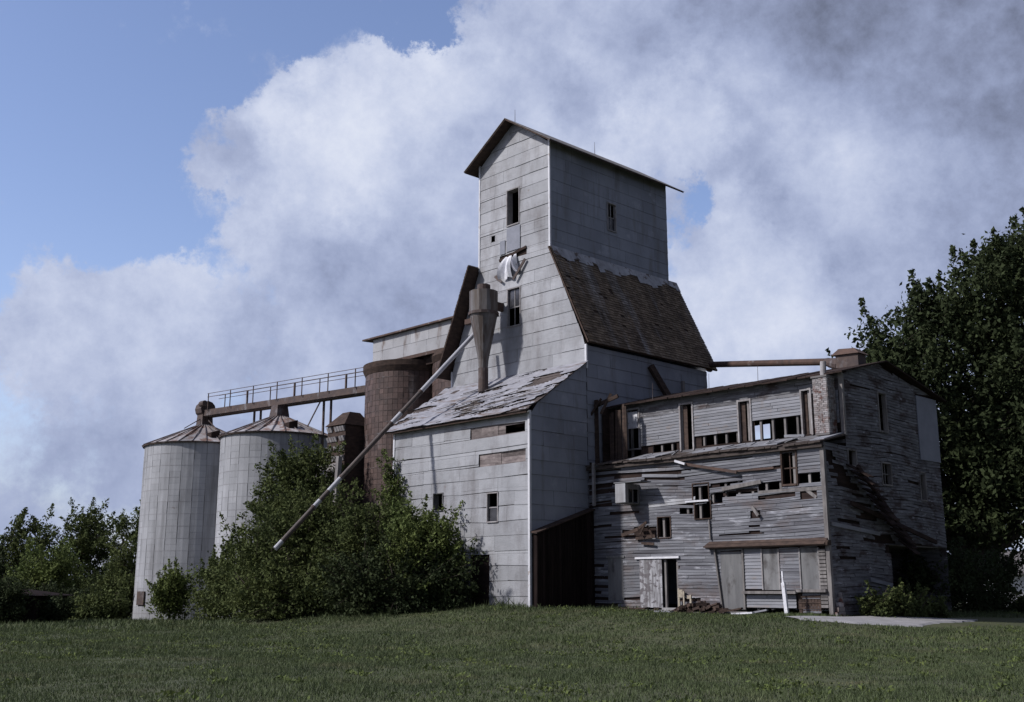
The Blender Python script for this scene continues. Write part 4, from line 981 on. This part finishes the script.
# ------------------------------------------------------------------ yard clutter
def gp(x, y, dz=0): return (x, y, gz(x, y) + dz)
planks = [((4.9, 2.9), (6.6, 3.3), .25, M_GREYWOOD, 'weathered plank lying nearest the open doorway', .12), ((5.6, 3.2), (7.3, 2.7), .42, M_RUST, 'red brown beam propped on the rubble heap', .16),
          ((6.2, 2.6), (8.3, 3.1), .12, M_GREYWOOD, 'long grey plank flat in front of the tall boarded door', .10), ((7.9, 2.7), (9.1, 2.3), .10, M_WHITE, 'broken white board lying below the bay shelf', .12),
          ((8.3, 3.0), (9.3, 2.9), .2, M_WHITE_CLAP, 'pale splintered board behind the broken white board', .10), ((4.6, 2.3), (5.6, 2.1), .07, M_WHITE_CLAP, 'pale board in the grass below the doorstep', .14),
          ((6.9, 3.2), (7.9, 3.35), .25, M_BROWN, 'dark board leaning at the foot of the boarded door', .18), ((2.2, 3.0), (3.9, 2.6), .14, M_BROWN, 'dark plank under the whitewashed door', .16)]
for (a, b, h, mt, lb, w) in planks:
    m = MB(); p = gp(*a, .05); q = gp(*b, h); m.beam(p, q, w, .06); tag(m.build('plank', mt, None, base=gp(*a)), lb, 'plank', 'fallen boards by the mill wall')
m = MB()
for _ in range(150):
    x = random.gauss(6.3, .75); y = 3.1 + random.uniform(-.5, .35); s = random.uniform(.05, .17); h = max(0, .42 - abs(x - 6.3) * .25) * random.random(); g_ = gz(x, y) + h
    a = random.uniform(-1, 1); m.beam((x - s, y - s * a, g_), (x + s, y + s * a, g_ + random.uniform(0, .12)), s * 1.1, s * .8)
o = m.build('rubble', M_BROWN, None, base=gp(6.3, 3.0)); tag(o, 'heap of broken brick and wood rubble against the mill wall', 'rubble'); 
m = MB(); z = gz(5.2, 3.4); m.box(4.85, 4.93, 3.42, 3.47, z, z + .95); m.box(5.42, 5.5, 3.42, 3.47, z + .05, z + .7); m.box(4.93, 5.42, 3.42, 3.46, z + .1, z + .2); m.box(5.1, 5.16, 3.42, 3.46, z + .2, z + .85); m.box(4.85, 5.1, 3.41, 3.46, z + .6, z + .9); m.box(5.3, 5.5, 3.41, 3.46, z + .55, z + .68)
tag(m.build('broken_frame', M_CREAM, None, base=(5.2, 3.45, z)), 'cream broken window frame leaning beside the open doorway', 'frame')
z = gz(10.2, 2.7); m = MB(); m.beam((10.22, 2.75, z - .1), (10.12, 2.75, z + 1.15), .13, .10, up=(0, 1, 0)); m.beam((10.12, 2.75, z + 1.1), (10.10, 2.75, z + 1.55), .06, .05, up=(0, 1, 0))
tag(m.build('white_post', M_WHITE, None, base=(10.22, 2.75, z)), 'slim white post standing in the grass at the drive corner', 'post')

# distant white house at the right, dark shed at the left
hx, hy, _ = to_site(44.5, 95); HZ = ground_z(44.5, 95)
HW = thing('white_house', 'low white house far off behind the trees at the right', 'house', (hx, hy, HZ))
# (built in world-aligned offsets through the site frame)
def wbox(m, x0, x1, y0, y1, z0, z1, dz=0):
    P = [to_site(*q) for q in ((x0, y0), (x1, y0), (x1, y1), (x0, y1))]
    m.hexa([(p[0], p[1], z0) for p in P] + [(p[0], p[1], z1) for p in P])
m = MB(); wbox(m, 40, 50, 93, 100, HZ, 2.9); m.build('wall', M_WHITE, HW)
m = MB(); P = [to_site(*q) for q in ((39.5, 92.5), (50.5, 92.5), (50.5, 100.5), (39.5, 100.5))]; Q = [to_site(*q) for q in ((41.5, 96.5), (50.5, 96.5), (50.5, 96.6), (41.5, 96.6))]
m.hexa([(p[0], p[1], 2.9) for p in P] + [(q[0], q[1], 4.9) for q in Q]); m.build('roof', M_GREYWOOD, HW)
m = MB(); wbox(m, 44, 45, 92.94, 92.99, 1.0, 2.2); m.build('window', M_GLASS, HW)
SH = thing('dark_shed', 'low dark board shed at the left edge below the trees', 'shed', to_site(-27, 58.5, 0))
m = MB(); wbox(m, -31, -23.9, 57, 61, -.3, 1.35); M_OLD = mat('blackened board', (.03, .022, .022), (.02, .016, .016), rnd=0, rough=1, spec=.02); m.build('walls', M_OLD, SH)
m = MB(); P = [to_site(*q) for q in ((-31.4, 56.6), (-23.6, 56.6), (-23.6, 61.4), (-31.4, 61.4))]; Q = [to_site(*q) for q in ((-31.2, 58.9), (-25.4, 58.9), (-25.4, 59.1), (-31.2, 59.1))]
m.hexa([(p[0], p[1], 1.35) for p in P] + [(q[0], q[1], 1.7) for q in Q]); m.build('roof', M_OLD, SH)

# ------------------------------------------------------------------ vegetation
def px(x, depth): return (x - 512) / 1134 * depth
# big tree at the right
tree('broadleaf_tree', 'huge dark broadleaf tree rising behind the right end of the mill', 'tree', (22.5, 55.0),
     [(-3.6, -1, 11.3, 2.5, 2.5, 2.3), (-1.2, 0, 13.2, 2.6, 2.6, 2.7), (1.6, 0, 15.3, 2.6, 2.6, 2.8), (4.6, 0, 16.6, 3.0, 3, 3.2), (7.5, 0, 15, 3.5, 3, 4),
      (-3.4, 0, 8.0, 2.6, 2.6, 2.8), (0, -.5, 9.0, 3.2, 3, 3.4), (3.5, -1, 10.5, 3.5, 3.4, 4), (7, -.5, 9, 4, 3.5, 4.5), (-2.5, 0, 4.5, 3.0, 3, 2.8), (1.0, -1, 6.4, 3.0, 3, 2.8), (6.5, -1, 7.5, 3.6, 3, 3.0), (-6.0, -1.2, 10.0, .9, 1, 1.3), (-5.6, -1, 11.4, 1.1, 1, .7), (-3.9, -1, 13.0, 1.1, 1, 1.3), (-1.4, 0, 15.3, 1.2, 1, 1.2),
      (-4.9, -1.2, 9.8, 1.2, 1.4, 1.4), (.4, 0, 15.3, 1.5, 1.5, 1.5), (3.2, 0, 18.2, 1.6, 1.6, 1.4), (5.6, .5, 18.8, 1.6, 1.5, 1.3)],
     3000, 30, .27, M_LEAF_D, 21, shoots=160, slen=1.6, crad=.62, trunk=.45, shell=.45, spray=.16)
tree('maple_tree', 'dark spreading tree filling the right edge behind the drive', 'tree', (30, 60), [(0, 0, 11, 4.5, 4, 5), (-3, 0, 8, 4, 3, 4), (3, 0, 8, 4, 3, 4.5), (0, 0, 15, 3.5, 3, 3)], 1500, 30, .3, M_LEAF_D, 22, shoots=60, slen=1.5, crad=.7, trunk=.4)
for i, (x, y, r, h, lb) in enumerate([(18.2, 47.5, 1.9, 2.4, 'dark shrub in the shade right of the mill bay'), (20.2, 49.5, 1.7, 2.6, 'broad dark shrub under the huge right tree'), (24.6, 54, 2.4, 1.1, 'low dark shrub below the distant white house')]):
    tree('shade_shrub', lb, 'shrub', (x, y), [(0, 0, h * .45, r, r * .8, h * .5), (r * .5, 0, h * .6, r * .6, r * .6, h * .4), (-r * .5, .2, h * .5, r * .6, r * .6, h * .4)], 260, 26, .16, M_LEAF_D, 30 + i, crad=.38, trunk=.07, part='foliage', group='dark shrubs under the right tree')
# weeds against the end wall of the mill
for i, (sx, sy, h, lb) in enumerate([(12.3, 5.2, .75, 'yellow green weed clump at the mill corner by the drive'), (12.5, 6.3, .9, 'middle weed clump against the mill end wall'), (12.5, 7.5, .8, 'tall stalky weeds beside the dark bay opening'), (12.6, 9.0, .5, 'low weeds in front of the dark bay')]):
    p = to_world(sx, sy); tree('weed_clump', lb, 'weeds', (p.x, p.y), [(0, 0, h * .5, .55, .5, h * .55), (.3, .2, h * .4, .4, .4, h * .4)], 70, 22, .13, M_LEAF, 40 + i, crad=.2, trunk=.03, part='foliage', limbs=False, group='weeds along the mill end wall', shoots=10, slen=.6)
# the overgrown mass in front of the silos and annex
bush = 'bushes overgrowing the silo yard'
tree('overgrown_tree', 'vine draped tree climbing over the nearer pale silo', 'tree', (px(298, 60), 60), [(0, 0, 6.6, 1.7, 1.5, 2.1), (.6, 0, 8.3, 1.1, 1.0, 1.0), (-.9, 0, 5.4, 1.4, 1.3, 1.5), (1.1, 0, 5.4, 1.5, 1.4, 2.2), (-.7, 0, 8.1, .9, .9, .8), (-1.6, 0, 6.4, .9, 1, 1.1), (0, 0, 3, 2.8, 2, 2.5)], 820, 28, .19, M_LEAF, 51, shoots=60, slen=1.0, crad=.42, trunk=.16, group=bush, spray=.25)
BL = [('big_bush', 'largest bush, just below the lower end of the long spout', px(300, 52), 52, [(0, 0, 2.6, 2.6, 2.0, 2.2), (-1.4, 0, 3.4, 1.4, 1.4, 1.5), (.4, 0, 4.3, 1.4, 1.4, 1.4), (1.8, 0, 3.2, 1.6, 1.6, 1.9), (-2.2, 0, 1.6, 1.5, 1.5, 1.5)], 1000, M_LEAF),
      ('big_bush', 'tall rounded bush against the brown tile silo', px(372, 50.5), 50.5, [(0, 0, 2.2, 2.3, 1.8, 2.2), (-.8, 0, 3.2, 1.1, 1.3, .9), (1.1, 0, 3.3, 1.2, 1.2, 1.0), (0, -.3, 1.2, 2.4, 1.7, 1.3)], 900, M_LEAF),
      ('big_bush', 'bush against the annex wall beneath its left window', px(420, 48.3), 48.3, [(0, 0, 1.7, 1.6, 1.1, 1.9), (-.4, 0, 3.0, 1.1, 1.0, 1.2), (.7, 0, 2.4, .9, .9, 1.4), (1.1, 0, 1.2, .9, .9, 1.2)], 640, M_LEAF_L),
      ('big_bush', 'loose bush at the foot of the nearer pale silo', px(243, 57), 57, [(0, 0, 1.9, 1.5, 1.4, 2.0), (.6, 0, 3.2, 1.1, 1.0, 1.3), (-.9, 0, 1.3, 1.2, 1.2, 1.4)], 520, M_LEAF),
      ('big_bush', 'shadowed low bush in front of the annex doorway', px(398, 47.3), 47.3, [(0, 0, .9, 2.4, 1.0, 1.3), (1.6, .4, .9, 1.3, .8, 1.1), (-1.6, .2, 1.0, 1.5, .9, 1.2)], 560, M_LEAF_D),
      ('big_bush', 'low bush at the front edge under the spout tip', px(300, 49.5), 49.5, [(0, 0, .9, 2.6, 1.2, 1.3), (-1.8, .4, 1.0, 1.3, 1.1, 1.3), (1.8, 0, 1.0, 1.6, 1.0, 1.4)], 620, M_LEAF),
      ('big_bush', 'small leafy bush between the two pale silos', px(216, 62), 62, [(0, 0, 1.4, 1.1, 1.0, 1.5), (.8, 0, 1.9, .9, .9, 1.1)], 300, M_LEAF),
      ('big_bush', 'single rounded shrub in front of the farthest left silo', px(171, 63), 63, [(0, 0, 1.1, .85, .8, 1.0), (.35, 0, 1.9, .6, .6, .7), (-.35, 0, 1.3, .6, .6, .6)], 230, M_LEAF_L)]
for i, (nm, lb, x, y, lobes, n, mt) in enumerate(BL):
    tree(nm, lb, 'bush', (x, y), lobes, int(n * .78), 26, .165, mt, 60 + i, shoots=44, slen=.95, crad=.34, trunk=.09, part='foliage', group=bush, spray=.32)
p = to_world(-8.9, -.25)
tree('climbing_vine', 'narrow green vine climbing the left corner of the annex', 'vine', (p.x, p.y), [(0, 0, 5.8, .34, .2, 1.1), (0, 0, 4.3, .5, .3, 1.2), (0, 0, 2.5, .6, .3, 2)], 200, 22, .14, M_LEAF_L, 80, crad=.2, trunk=.04, part='foliage', limbs=False)
# tree line at the left
TL = [(20, 85, [(0, 0, 4.6, 1.5, 1.5, 1.5), (-.9, 0, 6.4, .8, 1.0, 1.1), (1.1, 0, 5.8, .8, 1.0, 1.0), (0, 0, 2.4, 2.2, 2, 1.7)], 230, .23, M_LEAF, 'sparse feathery tree at the far left edge', .5),
      (82, 88, [(0, 0, 6.3, 1.6, 1.6, 1.5), (-.8, 0, 4.8, 1.5, 1.5, 1.5), (1.2, 0, 5.0, 1.5, 1.5, 1.5), (0, 0, 7.3, .9, 1.0, .7), (0, 0, 2.5, 2.2, 2, 2.1)], 520, .22, M_LEAF, 'rounded dark tree in the middle of the left tree line', .45),
      (124, 84, [(0, 0, 5.0, 1.0, 1.2, 1.7), (-.6, 0, 6.9, .5, .7, .9), (.9, 0, 6.7, .5, .7, 1.0), (0, 0, 2.3, 1.8, 1.6, 2.0)], 260, .21, M_LEAF, 'airy tree touching the farthest left silo', .42),
      (44, 74, [(0, 0, 2.4, 1.7, 1.5, 1.7), (.4, 0, 3.2, 1.0, 1.0, .8)], 330, .2, M_LEAF_L, 'yellow green bushy tree at the left', .42),
      (-14, 84, [(0, 0, 3.6, 2.2, 2, 2.4), (0, 0, 2, 3.0, 2, 2)], 300, .22, M_LEAF_D, 'dark tree cut by the left picture edge', .5)]
for i, (x, d, lobes, n, lf, mt, lb, cr) in enumerate(TL):
    tree('deciduous_tree', lb, 'tree', (px(x, d), d), lobes, int(n * .8), 26, lf, mt, 90 + i, shoots=46, slen=1.5, crad=cr, trunk=.14, group='tree line at the left', spray=.28)
for i, (x, d, r, h, mt, lb) in enumerate([(88, 76, 2.2, 2.7, M_LEAF, 'hedge like bush under the rounded dark tree'), (115, 73, 1.7, 2.6, M_LEAF, 'bush right beside the foot of the farthest left silo'), (60, 70, 2.0, 1.9, M_LEAF_D, 'low dark bush behind the dark shed'), (14, 78, 3.2, 2.6, M_LEAF_D, 'broad bush at the far left behind the shed roof'), (96, 68, 1.6, 1.3, M_LEAF, 'small bush at the lawn edge left of the silo')]):
    tree('hedgerow_bush', lb, 'bush', (px(x, d), d), [(0, 0, h * .45, r, r * .7, h * .55), (-r * .5, 0, h * .6, r * .6, r * .5, h * .4), (r * .5, 0, h * .65, r * .55, r * .5, h * .4)], 380, 24, .19, mt, 110 + i, crad=.4, trunk=.06, part='foliage', group='bushes below the left tree line')
for i, (x, y, r, h, lb) in enumerate([(-25.6, 56.2, 1.7, 2.1, 'dark shrub against the right half of the low shed'), (-28.4, 56.0, 1.7, 1.9, 'dark shrub in front of the low shed at the picture edge'), (-23.6, 58.0, 1.1, 1.2, 'small dark shrub at the right corner of the low shed')]):
    tree('shed_shrub', lb, 'shrub', (x, y), [(0, 0, h * .45, r, r * .5, h * .5), (r * .4, 0, h * .7, r * .5, r * .4, h * .35)], 230, 24, .15, M_LEAF_D, 150 + i, crad=.3, trunk=.05, part='foliage', group='dark shrubs around the low shed', shoots=14, slen=.5)
# far wood closing the horizon
g = np.random.default_rng(77); n = 52000
ax = g.uniform(-260, 260, n); ay = 190 + 25 * np.sin(ax * .02) + g.uniform(0, 14, n); top = 4.2 + 1.6 * np.sin(ax * .09) + 1.2 * np.sin(ax * .23 + 1) + .8 * np.sin(ax * .6)
az_ = g.random(n) ** .8 * top - .5
o = leaf_mesh('distant_wood', np.stack([ax, ay, az_], 1), 1.1, M_LEAF_D, base=(0, 190, 0), seed=78, aspect=.8); o['kind'] = 'stuff'; tag(o, 'low dark wood closing the far horizon behind the yard', 'wood')

# ------------------------------------------------------------------ grass
g = np.random.default_rng(9)
def grass(n, ymin, ymax, h, w):
    y = ymin + (ymax - ymin) * g.random(n) ** .8; x = (g.random(n) - .5) * (y * 1.15 + 6)
    return x, y, np.full(n, h), np.full(n, w)
sets = [grass(230000, 13, 30, .075, .018), grass(190000, 28, 48, .10, .028), grass(60000, 45, 74, .20, .06)]
X = np.concatenate([s[0] for s in sets]); Y = np.concatenate([s[1] for s in sets]); Hh = np.concatenate([s[2] for s in sets]); Ww = np.concatenate([s[3] for s in sets])
sx = (X - OX) * XD.x + (Y - OY) * XD.y; sy = (X - OX) * YD.x + (Y - OY) * YD.y
dx = np.maximum(np.maximum(-9 - sx, sx - 10.5), 0); dy = np.maximum(np.maximum(-sy, sy - 15), 0)
t_ = np.clip((Y - 55) / 25, 0, 1); q_ = np.clip(sx / 6, 0, 1); Z = (.90 - .17 * q_ * q_ * (3 - 2 * q_)) * np.exp(-(dx ** 2 + dy ** 2) / 36) - .45 * t_ * t_ * (3 - 2 * t_) + .03 * np.sin(X * .9 + Y * .3) * np.sin(Y * .7)
keep = ~(((sx > -9.2) & (sx < 11.6) & (sy > 0.02) & (sy < 13) & ((sx < 0) | (sy > 3.55))))
drv = np.array([in_drive(a, b) if 9 < a < 22 and 36 < b < 46 else False for a, b in zip(X, Y)]); keep &= ~drv
tall = np.exp(-np.minimum(dx ** 2 + dy ** 2, 1e4) / .5) * (sy < 0.3)
patch = .5 + .3 * np.sin(X * .8 + 1.3 * np.sin(Y * .45)) * np.sin(Y * .6 + X * .21) + .3 * np.sin(X * 2.3 + 2 * np.sin(Y * 1.1)) * np.sin(Y * 1.9 + X) + .25 * np.sin(X * 5.1 + Y * 2.2) * np.sin(Y * 4.3 - X * 1.7)
Hh = Hh * np.clip(.35 + .85 * patch, .2, 2) * g.uniform(.6, 1.4, len(X)) * (1 + 1.2 * tall * (sx < 0))
X, Y, Z, Hh, Ww = (a[keep] for a in (X, Y, Z, Hh, Ww)); n = len(X)
th = g.uniform(0, 2 * np.pi, n); ln = g.normal(0, .45, (n, 2)) * Hh[:, None]
v = np.empty((n, 3, 3)); v[:, 0] = np.stack([X - np.cos(th) * Ww / 2, Y - np.sin(th) * Ww / 2, Z - .01], 1); v[:, 1] = np.stack([X + np.cos(th) * Ww / 2, Y + np.sin(th) * Ww / 2, Z - .01], 1)
v[:, 2] = np.stack([X + ln[:, 0], Y + ln[:, 1], Z + Hh], 1)
me = bpy.data.meshes.new('grass'); me.vertices.add(3 * n); me.vertices.foreach_set('co', v.ravel()); me.loops.add(3 * n); me.loops.foreach_set('vertex_index', np.arange(3 * n, dtype=np.int32))
me.polygons.add(n); me.polygons.foreach_set('loop_start', np.arange(0, 3 * n, 3, dtype=np.int32)); me.polygons.foreach_set('loop_total', np.full(n, 3, dtype=np.int32)); me.update(calc_edges=True)
me.materials.append(M_GRASS); at = me.attributes.new('rnd', 'FLOAT', 'FACE'); at.data.foreach_set('value', g.random(n).astype(np.float32))
o = bpy.data.objects.new('grass', me); COL.objects.link(o); o['kind'] = 'stuff'; tag(o, 'rough green and straw coloured grass covering the yard', 'grass')

g = np.random.default_rng(31); C_n = 420
wy = 15 + 36 * g.random(C_n) ** .8; wx = (g.random(C_n) - .5) * (wy * 1.1 + 4); okk = np.array([not in_drive(a, b) and (lambda q: not (-9.4 < q[0] < 11.7 and q[1] > -.1 and (q[0] < 0 or q[1] > 3.3)))(to_site(a, b)) for a, b in zip(wx, wy)])
wx, wy = wx[okk], wy[okk]; idx = np.repeat(np.arange(len(wx)), 34); rr_ = g.uniform(.08, .34, len(wx))[idx]
P_ = np.stack([wx[idx] + g.normal(size=len(idx)) * rr_, wy[idx] + g.normal(size=len(idx)) * rr_, np.zeros(len(idx))], 1)
P_[:, 2] = [ground_z(a, b) for a, b in P_[:, :2]]; P_[:, 2] += g.random(len(idx)) * (.06 + .28 * rr_)
o = leaf_mesh('lawn_weeds', P_, .085, M_LEAF_L, base=(0, 30, 0), seed=32, aspect=.5, up=1.2); o['kind'] = 'stuff'; tag(o, 'broad leaved weeds scattered in clumps through the rough grass', 'weeds')

for o in bpy.data.objects:
    if '_b' in o.keys(): del o['_b']
